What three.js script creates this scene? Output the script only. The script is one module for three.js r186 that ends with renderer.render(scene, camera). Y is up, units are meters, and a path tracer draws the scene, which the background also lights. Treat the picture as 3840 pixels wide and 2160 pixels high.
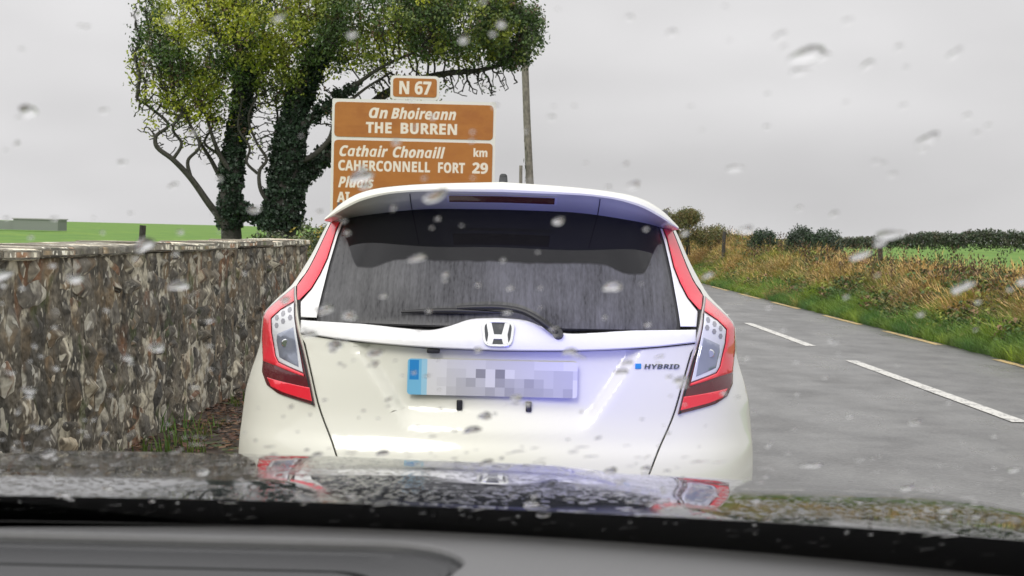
import * as THREE from 'three';
import { ImprovedNoise } from 'three/addons/math/ImprovedNoise.js';
import { mergeGeometries, mergeVertices, toCreasedNormals } from 'three/addons/utils/BufferGeometryUtils.js';
import { TessellateModifier } from 'three/addons/modifiers/TessellateModifier.js';
import { RoundedBoxGeometry } from 'three/addons/geometries/RoundedBoxGeometry.js';

// ------------------------------------------------------------------ camera, sky, sun, exposure
const scene = new THREE.Scene();
const camera = new THREE.PerspectiveCamera(22.16, 16 / 9, 0.05, 6000);
camera.position.set(0, 1.36, 0);
camera.rotation.order = 'YXZ';
camera.rotation.set(-0.03822, 0, 0.02443);
camera.focus = 5.2;
camera.userData.fStop = 18;
scene.add(camera);

const renderer = new THREE.WebGLRenderer({ antialias: true });
renderer.toneMapping = THREE.LinearToneMapping;
renderer.toneMappingExposure = 1.0;
renderer.shadowMap.enabled = true;

const perlin = new ImprovedNoise();
const noise = (x, y, z) => perlin.noise(x + 31.4, y + 17.7, z + 5.3);
const fbm = (x, y, z, n = 4) => { let s = 0, a = 0.5; for (let i = 0; i < n; i++) { s += a * noise(x, y, z); x *= 2.03; y *= 2.03; z *= 2.03; a *= 0.5; } return s; };
function rng(seed) { let a = seed >>> 0; return () => { a = (a + 0x6D2B79F5) | 0; let t = Math.imul(a ^ (a >>> 15), 1 | a); t = (t + Math.imul(t ^ (t >>> 7), 61 | t)) ^ t; return ((t ^ (t >>> 14)) >>> 0) / 4294967296; }; }
const clamp = (x, a = 0, b = 1) => Math.min(b, Math.max(a, x));
const smooth = (a, b, x) => { const t = clamp((x - a) / (b - a)); return t * t * (3 - 2 * t); };
const mix = (a, b, t) => a + (b - a) * t;

{ // overcast sky: the usual overcast rise of brightness towards the zenith, broken by soft cloud
  const w = 1024, h = 512, d = new Float32Array(w * h * 4);
  for (let j = 0; j < h; j++) for (let i = 0; i < w; i++) {
    const el = ((j + 0.5) / h - 0.5) * Math.PI, az = ((i + 0.5) / w) * 2 * Math.PI;
    const s = Math.sin(el), c = Math.cos(el), x = c * Math.cos(az), z = c * Math.sin(az);
    const k = 1 + 0.3 * fbm(x * 1.5 + 3.1, s * 5, z * 1.5, 4) + 0.3 * fbm(x * 3.5, s * 13, z * 3.5 + 9, 5);
    const L = 0.575 * (1 + 1.9 * Math.max(0, s) + 0.22 * Math.exp(-Math.max(0, s) / 0.06)) * k * (1 + 0.18 * x), o = (j * w + i) * 4;
    d[o] = L; d[o + 1] = L * 0.99; d[o + 2] = L * 1.0; d[o + 3] = 1;
  }
  const t = new THREE.DataTexture(d, w, h, THREE.RGBAFormat, THREE.FloatType);
  t.mapping = THREE.EquirectangularReflectionMapping; t.magFilter = THREE.LinearFilter; t.needsUpdate = true;
  scene.background = t; scene.environment = t;
}
const sun = new THREE.DirectionalLight(new THREE.Color(1, 0.97, 0.9), 1.4);
sun.position.set(-9, 20, 16); sun.target.position.set(0, 0, -8);
sun.castShadow = true; sun.shadow.radius = 45; sun.shadow.mapSize.set(2048, 2048);
Object.assign(sun.shadow.camera, { left: -40, right: 40, top: 40, bottom: -40, near: 1, far: 120 });
scene.add(sun, sun.target);

// ------------------------------------------------------------------ helpers
const taken = {};
function numbered(n) { taken[n] = (taken[n] ?? -1) + 1; return taken[n] ? n + '_' + String(taken[n]).padStart(3, '0') : n; }
function tag(o, label, category, group, kind) { Object.assign(o.userData, { label, category }); if (group) o.userData.group = group; if (kind) o.userData.kind = kind; return o; }
function thing(name, label, category, [x, y, z] = [0, 0, 0], group) { const o = new THREE.Group(); o.name = numbered(name); o.position.set(x, y, z); scene.add(o); return tag(o, label, category, group); }
function put(name, geometry, material, parent, label) { const m = new THREE.Mesh(geometry, material); m.name = parent === scene ? numbered(name) : name; m.castShadow = m.receiveShadow = true; if (label) m.userData.label = label; parent.add(m); return m; }
function structure(name, geometry, material, label, category) { const m = put(name, geometry, material, scene); m.userData.kind = 'structure'; m.userData.label = label; m.userData.category = category; return m; }
function std(o) { return new THREE.MeshPhysicalMaterial({ roughness: 0.8, ...o, color: new THREE.Color().setRGB(...(o.color ?? [1, 1, 1])) }); }
function tex(w, h, fn, { srgb = false, repeat = true } = {}) { // fn(u, v) gives linear [r, g, b] or a number
  const d = new Uint8Array(w * h * 4);
  for (let j = 0; j < h; j++) for (let i = 0; i < w; i++) {
    const c = fn((i + 0.5) / w, (j + 0.5) / h), o = (j * w + i) * 4, a = typeof c === 'number' ? [c, c, c] : c;
    for (let k = 0; k < 3; k++) d[o + k] = 255 * (srgb ? Math.pow(clamp(a[k]), 1 / 2.2) : clamp(a[k]));
    d[o + 3] = 255;
  }
  const t = new THREE.DataTexture(d, w, h); t.magFilter = THREE.LinearFilter; t.wrapS = t.wrapT = repeat ? THREE.RepeatWrapping : THREE.ClampToEdgeWrapping;
  if (srgb) t.colorSpace = THREE.SRGBColorSpace; t.needsUpdate = true; return t;
}
const tileFbm = (u, v, f, n, s = 0) => { // tileable noise on the unit square
  const a = fbm(u * f, v * f, s, n), b = fbm((u - 1) * f, v * f, s, n), c = fbm(u * f, (v - 1) * f, s, n), d = fbm((u - 1) * f, (v - 1) * f, s, n);
  return mix(mix(a, b, u), mix(c, d, u), v) / Math.sqrt(Math.max(0.25, (u * u + (1 - u) * (1 - u)) * (v * v + (1 - v) * (1 - v))));
};
function table(T) { // monotone cubic through the pairs of T
  const n = T.length, m = [];
  const s = (i) => (T[i + 1][1] - T[i][1]) / (T[i + 1][0] - T[i][0]);
  for (let i = 0; i < n; i++) { if (i === 0) m.push(s(0)); else if (i === n - 1) m.push(s(n - 2)); else { const a = s(i - 1), b = s(i); m.push(a * b <= 0 ? 0 : 2 * a * b / (a + b)); } }
  return (x) => {
    if (x <= T[0][0]) return T[0][1]; if (x >= T[n - 1][0]) return T[n - 1][1];
    let i = 0; while (x > T[i + 1][0]) i++;
    const h = T[i + 1][0] - T[i][0], t = (x - T[i][0]) / h, t2 = t * t, t3 = t2 * t;
    return (2 * t3 - 3 * t2 + 1) * T[i][1] + (t3 - 2 * t2 + t) * h * m[i] + (-2 * t3 + 3 * t2) * T[i + 1][1] + (t3 - t2) * h * m[i + 1];
  };
}
function grid(nu, nv, fn, uvfn) { // surface through fn(i, j) -> [x, y, z]
  const p = [], uv = [], ix = [];
  for (let j = 0; j <= nv; j++) for (let i = 0; i <= nu; i++) { const q = fn(i, j); p.push(...q); uv.push(...(uvfn ? uvfn(i, j, q) : [q[0], q[2]])); }
  for (let j = 0; j < nv; j++) for (let i = 0; i < nu; i++) { const a = j * (nu + 1) + i, b = a + 1, c = a + nu + 1, d = c + 1; ix.push(a, b, d, a, d, c); }
  const g = new THREE.BufferGeometry();
  g.setAttribute('position', new THREE.Float32BufferAttribute(p, 3)); g.setAttribute('uv', new THREE.Float32BufferAttribute(uv, 2)); g.setIndex(ix); g.computeVertexNormals(); return g;
}
function tube(points, radii, sides = 8) { // tapered tube with a closed end
  const P = points.map((p) => (p.isVector3 ? p : new THREE.Vector3(...p))), pos = [], nor = [], uv = [], ix = []; let run = 0;
  const N = new THREE.Vector3(), B = new THREE.Vector3(), T = new THREE.Vector3(), up = new THREE.Vector3(0.13, 0.2, 1).normalize();
  P.forEach((p, i) => {
    T.subVectors(P[Math.min(i + 1, P.length - 1)], P[Math.max(i - 1, 0)]).normalize(); N.crossVectors(T, up).normalize(); B.crossVectors(T, N);
    if (i) run += p.distanceTo(P[i - 1]);
    for (let k = 0; k <= sides; k++) { const a = k / sides * 2 * Math.PI, c = Math.cos(a), s = Math.sin(a), r = typeof radii === 'function' ? radii(i / (P.length - 1), a) : radii[i]; pos.push(p.x + r * (N.x * c + B.x * s), p.y + r * (N.y * c + B.y * s), p.z + r * (N.z * c + B.z * s)); nor.push(N.x * c + B.x * s, N.y * c + B.y * s, N.z * c + B.z * s); uv.push(k / sides, run); }
  });
  for (let i = 0; i < P.length - 1; i++) for (let k = 0; k < sides; k++) { const a = i * (sides + 1) + k, b = a + 1, c = a + sides + 1, d = c + 1; ix.push(a, b, c, b, d, c); }
  const g = new THREE.BufferGeometry(); g.setAttribute('position', new THREE.Float32BufferAttribute(pos, 3)); g.setAttribute('normal', new THREE.Float32BufferAttribute(nor, 3)); g.setAttribute('uv', new THREE.Float32BufferAttribute(uv, 2)); g.setIndex(ix); return g;
}
function curvePts(pts, n) { return new THREE.CatmullRomCurve3(pts.map((p) => new THREE.Vector3(...p)), false, 'centripetal').getPoints(n); }
function instances(name, geometry, material, list, parent) { // list of { m: Matrix4, c: [r, g, b] }
  const im = new THREE.InstancedMesh(geometry, material, list.length); im.name = parent === scene ? numbered(name) : name;
  const col = new THREE.Color();
  list.forEach((e, i) => { im.setMatrixAt(i, e.m); if (e.c) im.setColorAt(i, col.setRGB(...e.c)); });
  im.castShadow = im.receiveShadow = true; im.userData.kind = 'stuff'; parent.add(im); return im;
}
function place(x, y, z, rx, ry, rz, sx, sy = sx, sz = sx) { return new THREE.Matrix4().compose(new THREE.Vector3(x, y, z), new THREE.Quaternion().setFromEuler(new THREE.Euler(rx, ry, rz, 'YXZ')), new THREE.Vector3(sx, sy, sz)); }
function leafClump(n, spread, len, wid, seed) { // n leaves bent along their midrib, spread round a point
  const R = rng(seed), pos = [], ix = [];
  for (let i = 0; i < n; i++) {
    const d = new THREE.Vector3(R() - 0.5, R() - 0.5, R() - 0.5).normalize().multiplyScalar(spread * Math.cbrt(R()));
    const m = place(d.x, d.y, d.z, (R() - 0.5) * 2.4, R() * 6.28, (R() - 0.5) * 2.4, 0.7 + 0.6 * R());
    const o = pos.length / 3;
    for (const q of [[0, 0, 0], [len * 0.5, 0.12 * len, wid * 0.5], [len, 0, 0], [len * 0.5, 0.12 * len, -wid * 0.5], [len * 0.45, 0, 0]]) { const v = new THREE.Vector3(...q).applyMatrix4(m); pos.push(v.x, v.y, v.z); }
    ix.push(o, o + 1, o + 4, o + 1, o + 2, o + 4, o + 2, o + 3, o + 4, o + 3, o, o + 4);
  }
  const g = new THREE.BufferGeometry(); g.setAttribute('position', new THREE.Float32BufferAttribute(pos, 3)); g.setIndex(ix); g.computeVertexNormals(); return g;
}
function grassTuft(n, h, w, lean, seed, head = 0) {
  const R = rng(seed), pos = [], ix = [];
  for (let i = 0; i < n; i++) {
    const a = R() * 6.28, r = 0.05 * R(), L = h * (0.55 + 0.6 * R()), b = lean * (0.3 + R()) * L, dx = Math.cos(a), dz = Math.sin(a), sx = -dz * w / 2, sz = dx * w / 2, o = pos.length / 3;
    const x = r * Math.cos(a * 3), z = r * Math.sin(a * 3);
    pos.push(x - sx, 0, z - sz, x + sx, 0, z + sz, x + dx * b * 0.35 + sx * 0.8, L * 0.6, z + dz * b * 0.35 + sz * 0.8, x + dx * b * 0.35 - sx * 0.8, L * 0.6, z + dz * b * 0.35 - sz * 0.8, x + dx * b, L * 0.97, z + dz * b);
    ix.push(o, o + 1, o + 2, o, o + 2, o + 3, o + 3, o + 2, o + 4);
    if (head && i % 2 === 0) { const q = pos.length / 3, k = head; pos.push(x + dx * b - sx * k, L * 0.9, z + dz * b - sz * k, x + dx * b + sx * k, L * 0.9, z + dz * b + sz * k, x + dx * b * 1.25, L * 1.15, z + dz * b * 1.25); ix.push(q, q + 1, q + 2); }
  }
  const g = new THREE.BufferGeometry(); g.setAttribute('position', new THREE.Float32BufferAttribute(pos, 3)); g.setIndex(ix); g.computeVertexNormals(); return g;
}

// ------------------------------------------------------------------ ground, road, markings
const roadEdge = (z) => 5.92 - 0.011 * (z - 10);            // right edge of the tarmac, z metres ahead
const bankTop = table([[14, 0.44], [24, 0.50], [34, 0.60], [40, 0.74], [48, 1.0], [60, 1.15]]);
{
  const map = tex(1024, 1024, (u, v) => { const n = tileFbm(u, v, 6, 5), m = tileFbm(u, v, 40, 3, 4), t = clamp(0.5 + n * 1.6); const k = 1 + 0.5 * m; return [mix(0.065, 0.15, t) * k, mix(0.18, 0.26, t) * k, mix(0.010, 0.018, t) * k]; }, { srgb: true });
  map.repeat.set(1 / 26, 1 / 26);
  const g = grid(120, 120, (i, j) => {
    const q = (k) => { const t = k / 60 - 1; return Math.sign(t) * (Math.abs(t) * 60 + Math.pow(Math.abs(t), 4) * 2600); };
    const x = q(i), z = q(j), d = Math.hypot(x, z);
    const roll = smooth(60, 220, d) * (0.5 * noise(x * 0.006, 0, z * 0.006) - 0.15);
    return [x, -0.02 + roll, z];
  });
  structure('ground', g, std({ map, roughness: 0.95 }), 'green grass fields reaching to the horizon', 'ground');
}
const asphalt = (() => {
  const map = tex(1024, 1024, (u, v) => { const a = tileFbm(u, v, 120, 2), b = tileFbm(u, v, 9, 4, 3), c = Math.max(0, tileFbm(u, v, 200, 1, 8)); const k = 0.108 * (1 + 0.6 * a + 0.7 * b) + 0.12 * c; return [k, k * 0.985, k * 0.95]; }, { srgb: true });
  const rough = tex(512, 512, (u, v) => 0.5 + 0.5 * tileFbm(u, v, 7, 4, 11));
  const bump = tex(1024, 1024, (u, v) => 0.5 + 0.5 * tileFbm(u, v, 150, 2, 2));
  map.repeat.set(1 / 3, 1 / 3); bump.repeat.set(1 / 3, 1 / 3); rough.repeat.set(1 / 4, 1 / 9);
  return std({ map, roughnessMap: rough, roughness: 0.75, bumpMap: bump, bumpScale: 0.006 });
})();
structure('road', grid(16, 90, (i, j) => { const z = -20 + 180 * Math.pow(j / 90, 1.6) + 2, t = i / 16, x = mix(-1.75 + 0.12 * noise(z * 0.6, 1, 0) , roadEdge(z) + 0.05 * noise(z * 1.3, 4, 0), t); return [x, 0.002 + 0.003 * noise(x * 0.4, 0, z * 0.15), -z]; }), asphalt, 'wet grey tarmac country road', 'road');
{
  const worn = (base, seed) => tex(512, 512, (u, v) => { const n = tileFbm(u, v, 30, 3, seed), m = tileFbm(u, v, 5, 3, seed + 1); const k = 1 - 0.8 * smooth(0.0, 0.35, n + 0.6 * m); return base.map((b) => mix(0.16, b, k) * (1 + 0.15 * n)); }, { srgb: true });
  const white = std({ map: worn([0.62, 0.61, 0.57], 3), roughness: 0.6 }), yellow = std({ map: worn([0.60, 0.43, 0.17], 6), roughness: 0.6 });
  const dash = (name, xf, w, z0, z1, m) => {
    const g = grid(2, 12, (i, j) => { const z = mix(z0, z1, j / 12), x = xf(z) + (i / 2 - 0.5) * w * (1 + 0.12 * noise(z * 9, i * 3, 2)); return [x, 0.0075, -z]; });
    const o = structure(name, g, m, '', 'road marking'); return o;
  };
  const cx = (z) => 3.90 - 0.0125 * (z - 11);
  for (const [a, b, l] of [[4.0, 9.2, 'white centre dash nearest the camera beside the stopped car'], [11.15, 16.5, 'long white centre dash at the right edge of the picture'], [18.6, 23.3, 'second white centre dash beside the tail light of the white car'], [25.4, 30.3, 'white centre dash just beyond the white car'], [32.5, 37.5, 'white centre dash far ahead on the road']])
    dash('centre_line_dash', cx, 0.135, a, b, white).userData.label = l;
  const yl = ['nearest yellow edge dash at the right border', 'yellow edge dash second from the right border', 'yellow edge dash third from the right border', 'yellow edge dash fourth from the right border', 'yellow edge dash fifth from the right border', 'yellow edge dash sixth from the right border', 'farthest yellow edge dash near the white car'];
  [[14.3, 17.15], [19.35, 22.1], [23.6, 26.2], [28.4, 31.2], [32.7, 35.4], [37.2, 40], [42, 44.8]].forEach(([a, b], i) => { dash('edge_line_dash', (z) => roadEdge(z) - 0.16, 0.11, a, b, yellow).userData.label = yl[i]; });
}
{ // muddy verge between the road and the wall
  const map = tex(512, 512, (u, v) => { const n = tileFbm(u, v, 20, 4, 5), m = tileFbm(u, v, 4, 3, 6); const g = smooth(0.1, 0.35, m + 0.4 * n), k = 1 + 0.9 * n; return [mix(0.055, 0.06, g) * k, mix(0.034, 0.085, g) * k, mix(0.02, 0.02, g) * k]; }, { srgb: true });
  const wallX = (z) => -2.38 + 0.033 * (z - 9.33);
  structure('muddy_verge', grid(14, 160, (i, j) => { const z = mix(2, 15.5, j / 160), x = mix(wallX(z) - 0.2, -1.55 + 0.15 * noise(z * 1.2, 7, 0), i / 14); return [x, 0.03 * (1 - i / 14) + 0.02 + 0.03 * fbm(x * 5, z * 5, 1, 3), -z]; }), std({ map, roughness: 0.7 }), 'brown muddy verge with dead leaves at the foot of the stone wall', 'verge');
  const R = rng(77), list = [], leaf = leafClump(4, 0.06, 0.06, 0.035, 9), tuft = grassTuft(9, 0.13, 0.008, 0.5, 8), gl = [];
  for (let i = 0; i < 1500; i++) { const z = 5 + 10 * R(), x = wallX(z) + 0.02 + 0.75 * R(); const b = R(); list.push({ m: place(x, 0.05, -z, 0, R() * 6.28, 0, 0.5 + 0.6 * R(), 0.25, 0.5 + 0.6 * R()), c: b < 0.5 ? [0.11, 0.045, 0.02] : b < 0.8 ? [0.16, 0.08, 0.03] : [0.05, 0.03, 0.02] }); }
  tag(instances('fallen_leaves', leaf, std({ roughness: 0.6 }), list, scene), 'brown fallen leaves lying along the foot of the wall', 'leaves');
  for (let i = 0; i < 700; i++) { const z = 5 + 10.5 * R(), x = wallX(z) + 0.02 + (R() < 0.7 ? 0.12 : 0.7) * R(); if (noise(x * 2, z * 0.9, 3) < 0.05) continue; gl.push({ m: place(x, 0.03, -z, 0, R() * 6.28, 0, 0.5 + 0.9 * R()), c: [0.07 + 0.05 * R(), 0.14 + 0.06 * R(), 0.02] }); }
  tag(instances('verge_grass', tuft, std({ roughness: 0.7 }), gl, scene), 'short green grass growing at the foot of the stone wall', 'grass');
}

// ------------------------------------------------------------------ right hand bank and its growth
const bankY = (o, z) => { const h = bankTop(z); return h * smooth(0.15, 1.55, o) * (1 - 0.85 * smooth(2.4, 5.5, o)) + 0.14 * fbm(o * 1.4, z * 0.9, 6, 3) * smooth(0.1, 0.8, o); };
structure('grass_bank', grid(26, 150, (i, j) => { const z = mix(6, 95, Math.pow(j / 150, 1.4)), o = 6 * i / 26; return [roadEdge(z) - 0.04 + o, bankY(o, z) - 0.005, -z]; }), std({ map: tex(256, 256, (u, v) => { const n = tileFbm(u, v, 16, 4, 2); return [0.075 + 0.05 * n, 0.07 + 0.05 * n, 0.025]; }, { srgb: true }), roughness: 1 }), 'earth bank covered with rough grass along the right of the road', 'bank');
{
  const R = rng(2024), green = [], dry = [], weed = [], broad = [];
  const tG = [grassTuft(15, 0.24, 0.008, 1.0, 1), grassTuft(13, 0.30, 0.009, 1.3, 2)], tD = [grassTuft(15, 0.25, 0.007, 1.2, 3, 2.2), grassTuft(14, 0.33, 0.007, 1.5, 4, 2.2)];
  const gm = new THREE.MeshPhysicalMaterial({ roughness: 0.75, transmission: 0.25, side: THREE.DoubleSide });
  const lists = [[], [], [], []];
  for (let i = 0; i < 95000; i++) {
    const z = 14.5 * Math.pow(5.6, R()), o = -0.05 + 3.6 * Math.pow(R(), 1.15);
    const x = roadEdge(z) + o + 0.05 * noise(z * 2, 3, 1), y = bankY(Math.max(o, 0), z);
    const n = fbm(x * 1.0, z * 0.55, 3.7, 3) * 2.2, n2 = fbm(x * 1.7, z * 0.9, 8.2, 2) * 2, hgt = clamp(y / bankTop(z));
    const dryP = clamp(0.08 + 0.24 * smooth(0.3, 0.95, hgt) + 1.5 * n - 0.5 * smooth(0.4, 0.1, hgt) + 0.25 * smooth(32, 50, z));
    const s = (0.5 + 0.75 * R()) * (o < 0.25 ? 0.55 + 1.3 * Math.max(o, 0) : 1 + 0.35 * n2) * mix(1, 0.85, smooth(0.7, 1, hgt)), yaw = R() * 6.28, tilt = 0.5 * (R() - 0.5), v = 0.7 + 0.6 * R();
    const k = R() < 0.5 ? 0 : 1, w = clamp(0.45 + 0.9 * n2 + 0.25 * (R() - 0.5));
    if (R() < dryP) lists[2 + k].push({ m: place(x, y, -z, tilt, yaw, tilt, s), c: R() < 0.12 ? [0.24 * v, 0.13 * v, 0.06 * v] : [mix(0.36, 0.66, w) * v, mix(0.27, 0.42, w) * v, mix(0.08, 0.14, w) * v] });
    else lists[k].push({ m: place(x, y, -z, tilt, yaw, tilt, s), c: hgt < 0.3 ? [mix(0.08, 0.26, w) * v, mix(0.21, 0.36, w) * v, 0.025 * v] : [mix(0.12, 0.40, w) * v, mix(0.18, 0.37, w) * v, mix(0.03, 0.045, w) * v] });
  }
  const names = ['green_verge_grass', 'lush_verge_grass', 'dry_bank_grass', 'seeding_bank_grass'];
  const labels = ['bright green grass on the lower slope of the right bank', 'tall lush green grass along the right road edge', 'tan dry grass on the upper slope of the right bank', 'tall golden seeding grass along the crest of the bank'];
  [tG[0], tG[1], tD[0], tD[1]].forEach((g, i) => tag(instances(names[i], g, gm, lists[i], scene), labels[i], 'grass'));
  const bl = leafClump(30, 0.15, 0.06, 0.035, 31);
  for (let i = 0; i < 7000; i++) {
    const z = 14.5 * Math.pow(5, R()), o = 0.25 + 2.6 * R(), x = roadEdge(z) + o, y = bankY(o, z);
    if (fbm(x * 1.1, z * 0.6, 11.3, 3) < 0.04) continue;
    const v = 0.6 + 0.7 * R(), t = R();
    broad.push({ m: place(x, y + 0.1 + 0.2 * R(), -z, 0, R() * 6.28, 0, 0.7 + 0.7 * R()), c: t < 0.5 ? [0.07 * v, 0.13 * v, 0.03 * v] : t < 0.75 ? [0.20 * v, 0.12 * v, 0.06 * v] : [0.24 * v, 0.27 * v, 0.045 * v] });
  }
  tag(instances('bank_brambles', bl, std({ roughness: 0.6 }), broad, scene), 'dark brambles and docks tangled in the grass of the bank', 'undergrowth');
  const stalk = mergeGeometries([grassTuft(3, 0.8, 0.014, 0.15, 41), (() => { const g = leafClump(16, 0.08, 0.05, 0.03, 44); g.scale(1, 3, 1).translate(0, 0.6, 0); g.deleteAttribute('normal'); g.computeVertexNormals(); return g; })()]);
  for (let i = 0; i < 330; i++) { const z = 15 * Math.pow(4, R()), o = 0.9 + 1.7 * R(), x = roadEdge(z) + o; weed.push({ m: place(x, bankY(o, z), -z, 0.2 * (R() - 0.5), R() * 6.28, 0.2 * (R() - 0.5), 0.5 + 0.45 * R()), c: R() < 0.5 ? [0.09, 0.055, 0.03] : [0.07, 0.10, 0.03] }); }
  tag(instances('dock_stalks', stalk, std({ roughness: 0.8 }), weed, scene), 'upright brown dock and thistle stalks sticking out of the bank', 'weeds');
}
const leafMat = new THREE.MeshPhysicalMaterial({ roughness: 0.55, transmission: 0.3, side: THREE.DoubleSide });
const barkMat = std({ map: tex(256, 512, (u, v) => { const n = tileFbm(u, v, 14, 4, 9), m = tileFbm(u, v, 4, 2, 1); const k = 0.05 * (1 + 1.1 * n + 0.5 * m); return [k, k * 0.92, k * 0.78]; }, { srgb: true }), roughness: 0.9, bumpMap: tex(256, 512, (u, v) => 0.5 + 0.5 * tileFbm(u, v, 16, 4, 9)), bumpScale: 0.02 });
function bush(name, label, group, x, y0, z, blobs, n, colors, seed, leaf = 0.05, stemH = 0.4) {
  const R = rng(seed), t = thing(name, label, name.includes('hedge') ? 'hedge' : 'bush', [x, y0, z], group), list = [], stems = [];
  for (const [bx, by, bz, rx, ry, rz] of blobs) {
    for (let i = 0; i < n; i++) {
      const d = new THREE.Vector3(R() * 2 - 1, R() * 2 - 1, R() * 2 - 1); if (d.length() > 1 || d.length() < 0.35) continue;
      const k = 1 + 0.25 * noise(d.x * 3 + seed, d.y * 3, d.z * 3), c = colors[Math.floor(R() * colors.length)], v = 0.7 + 0.6 * R();
      list.push({ m: place(bx + d.x * rx * k, Math.max(0.02, by + d.y * ry * k), bz + d.z * rz * k, R() * 6, R() * 6, R() * 6, 0.7 + 0.6 * R()), c: c.map((q) => q * v) });
    }
    for (let s = 0; s < 5; s++) stems.push(tube(curvePts([[bx + 0.15 * (R() - 0.5), -0.1, bz], [bx + rx * 0.4 * (R() - 0.5), by * 0.6, bz + rz * 0.4 * (R() - 0.5)], [bx + rx * (R() - 0.5), by + ry * 0.6, bz + rz * (R() - 0.5)]], 5), (q) => mix(0.022, 0.006, q), 5));
  }
  put('stem', mergeGeometries(stems), barkMat, t);
  instances('foliage', leafClump(14, 0.11, leaf, leaf * 0.6, seed + 1), leafMat, list, t);
  return t;
}
bush('gorse_bush', 'dark green rounded bush on the bank, left of the two', 'dark bushes on the bank', 7.15, 0.75, -42, [[0, 0.40, 0, 0.36, 0.42, 0.4], [-0.05, 0.15, 0.1, 0.4, 0.3, 0.4]], 900, [[0.03, 0.065, 0.025], [0.04, 0.08, 0.03], [0.025, 0.05, 0.02]], 5);
bush('gorse_bush', 'wider dark green bush on the bank, right of the two', 'dark bushes on the bank', 8.15, 0.72, -40, [[-0.3, 0.52, 0, 0.42, 0.40, 0.5], [0.3, 0.50, 0.1, 0.46, 0.38, 0.5], [0, 0.3, 0.2, 0.6, 0.3, 0.4]], 800, [[0.03, 0.065, 0.025], [0.04, 0.08, 0.03], [0.03, 0.045, 0.025]], 15);
bush('wind_bent_thorn_bush', 'olive green wind-bent thorn bush showing above the car shoulder', null, 5.5, 0.85, -48, [[-0.1, 0.65, 0, 0.7, 0.55, 0.6], [0.2, 1.12, 0, 0.42, 0.26, 0.4], [0.95, 0.5, 0, 0.7, 0.32, 0.6], [-0.5, 0.9, 0, 0.5, 0.4, 0.5]], 700, [[0.17, 0.17, 0.04], [0.12, 0.15, 0.04], [0.22, 0.16, 0.05]], 25);
for (const [x, z, y, h, lean, l] of [[6.3, -44, 0.9, 0.62, 0.02, 'thin dark fence post between the thorn bush and the dark bushes'], [8.0, -32, 0.45, 1.04, -0.03, 'weathered fence post standing against the bright green field']]) {
  const g = tube([[0, -0.3, 0], [0, h * 0.5, 0.005], [lean, h, 0]], (t, a) => 0.052 * (1 + 0.12 * Math.sin(a * 3)), 9), cap = new THREE.CircleGeometry(0.054, 9).rotateX(-Math.PI / 2).translate(lean, h, 0);
  const p = put('fence_post', mergeGeometries([g, cap]), barkMat, scene); p.position.set(x, y, z); tag(p, l, 'post', 'fence posts on the bank');
}
{ // hedge far across the right-hand field
  const R = rng(91), list = [];
  for (let i = 0; i < 5200; i++) { const t = R(), x = mix(52, 130, t), z = -mix(262, 238, t), top = mix(0.5, 3.0, smooth(52, 84, x)) * (1 + 0.28 * noise(x * 0.35, 3, 0) + 0.2 * noise(x * 1.2, 5, 0)); list.push({ m: place(x, 0.3 + top * Math.sqrt(R()), z + 2.5 * (R() - 0.5), R() * 6, R() * 6, R() * 6, 0.8 + 0.5 * R()), c: [[0.09, 0.115, 0.065], [0.11, 0.125, 0.08], [0.08, 0.10, 0.06]][i % 3].map((q) => q * (0.8 + 0.4 * R())) }); }
  tag(instances('far_hedge', leafClump(12, 0.55, 0.32, 0.22, 92), leafMat, list, scene), 'long grey-green hedge across the far side of the right field', 'hedge');
}

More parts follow.
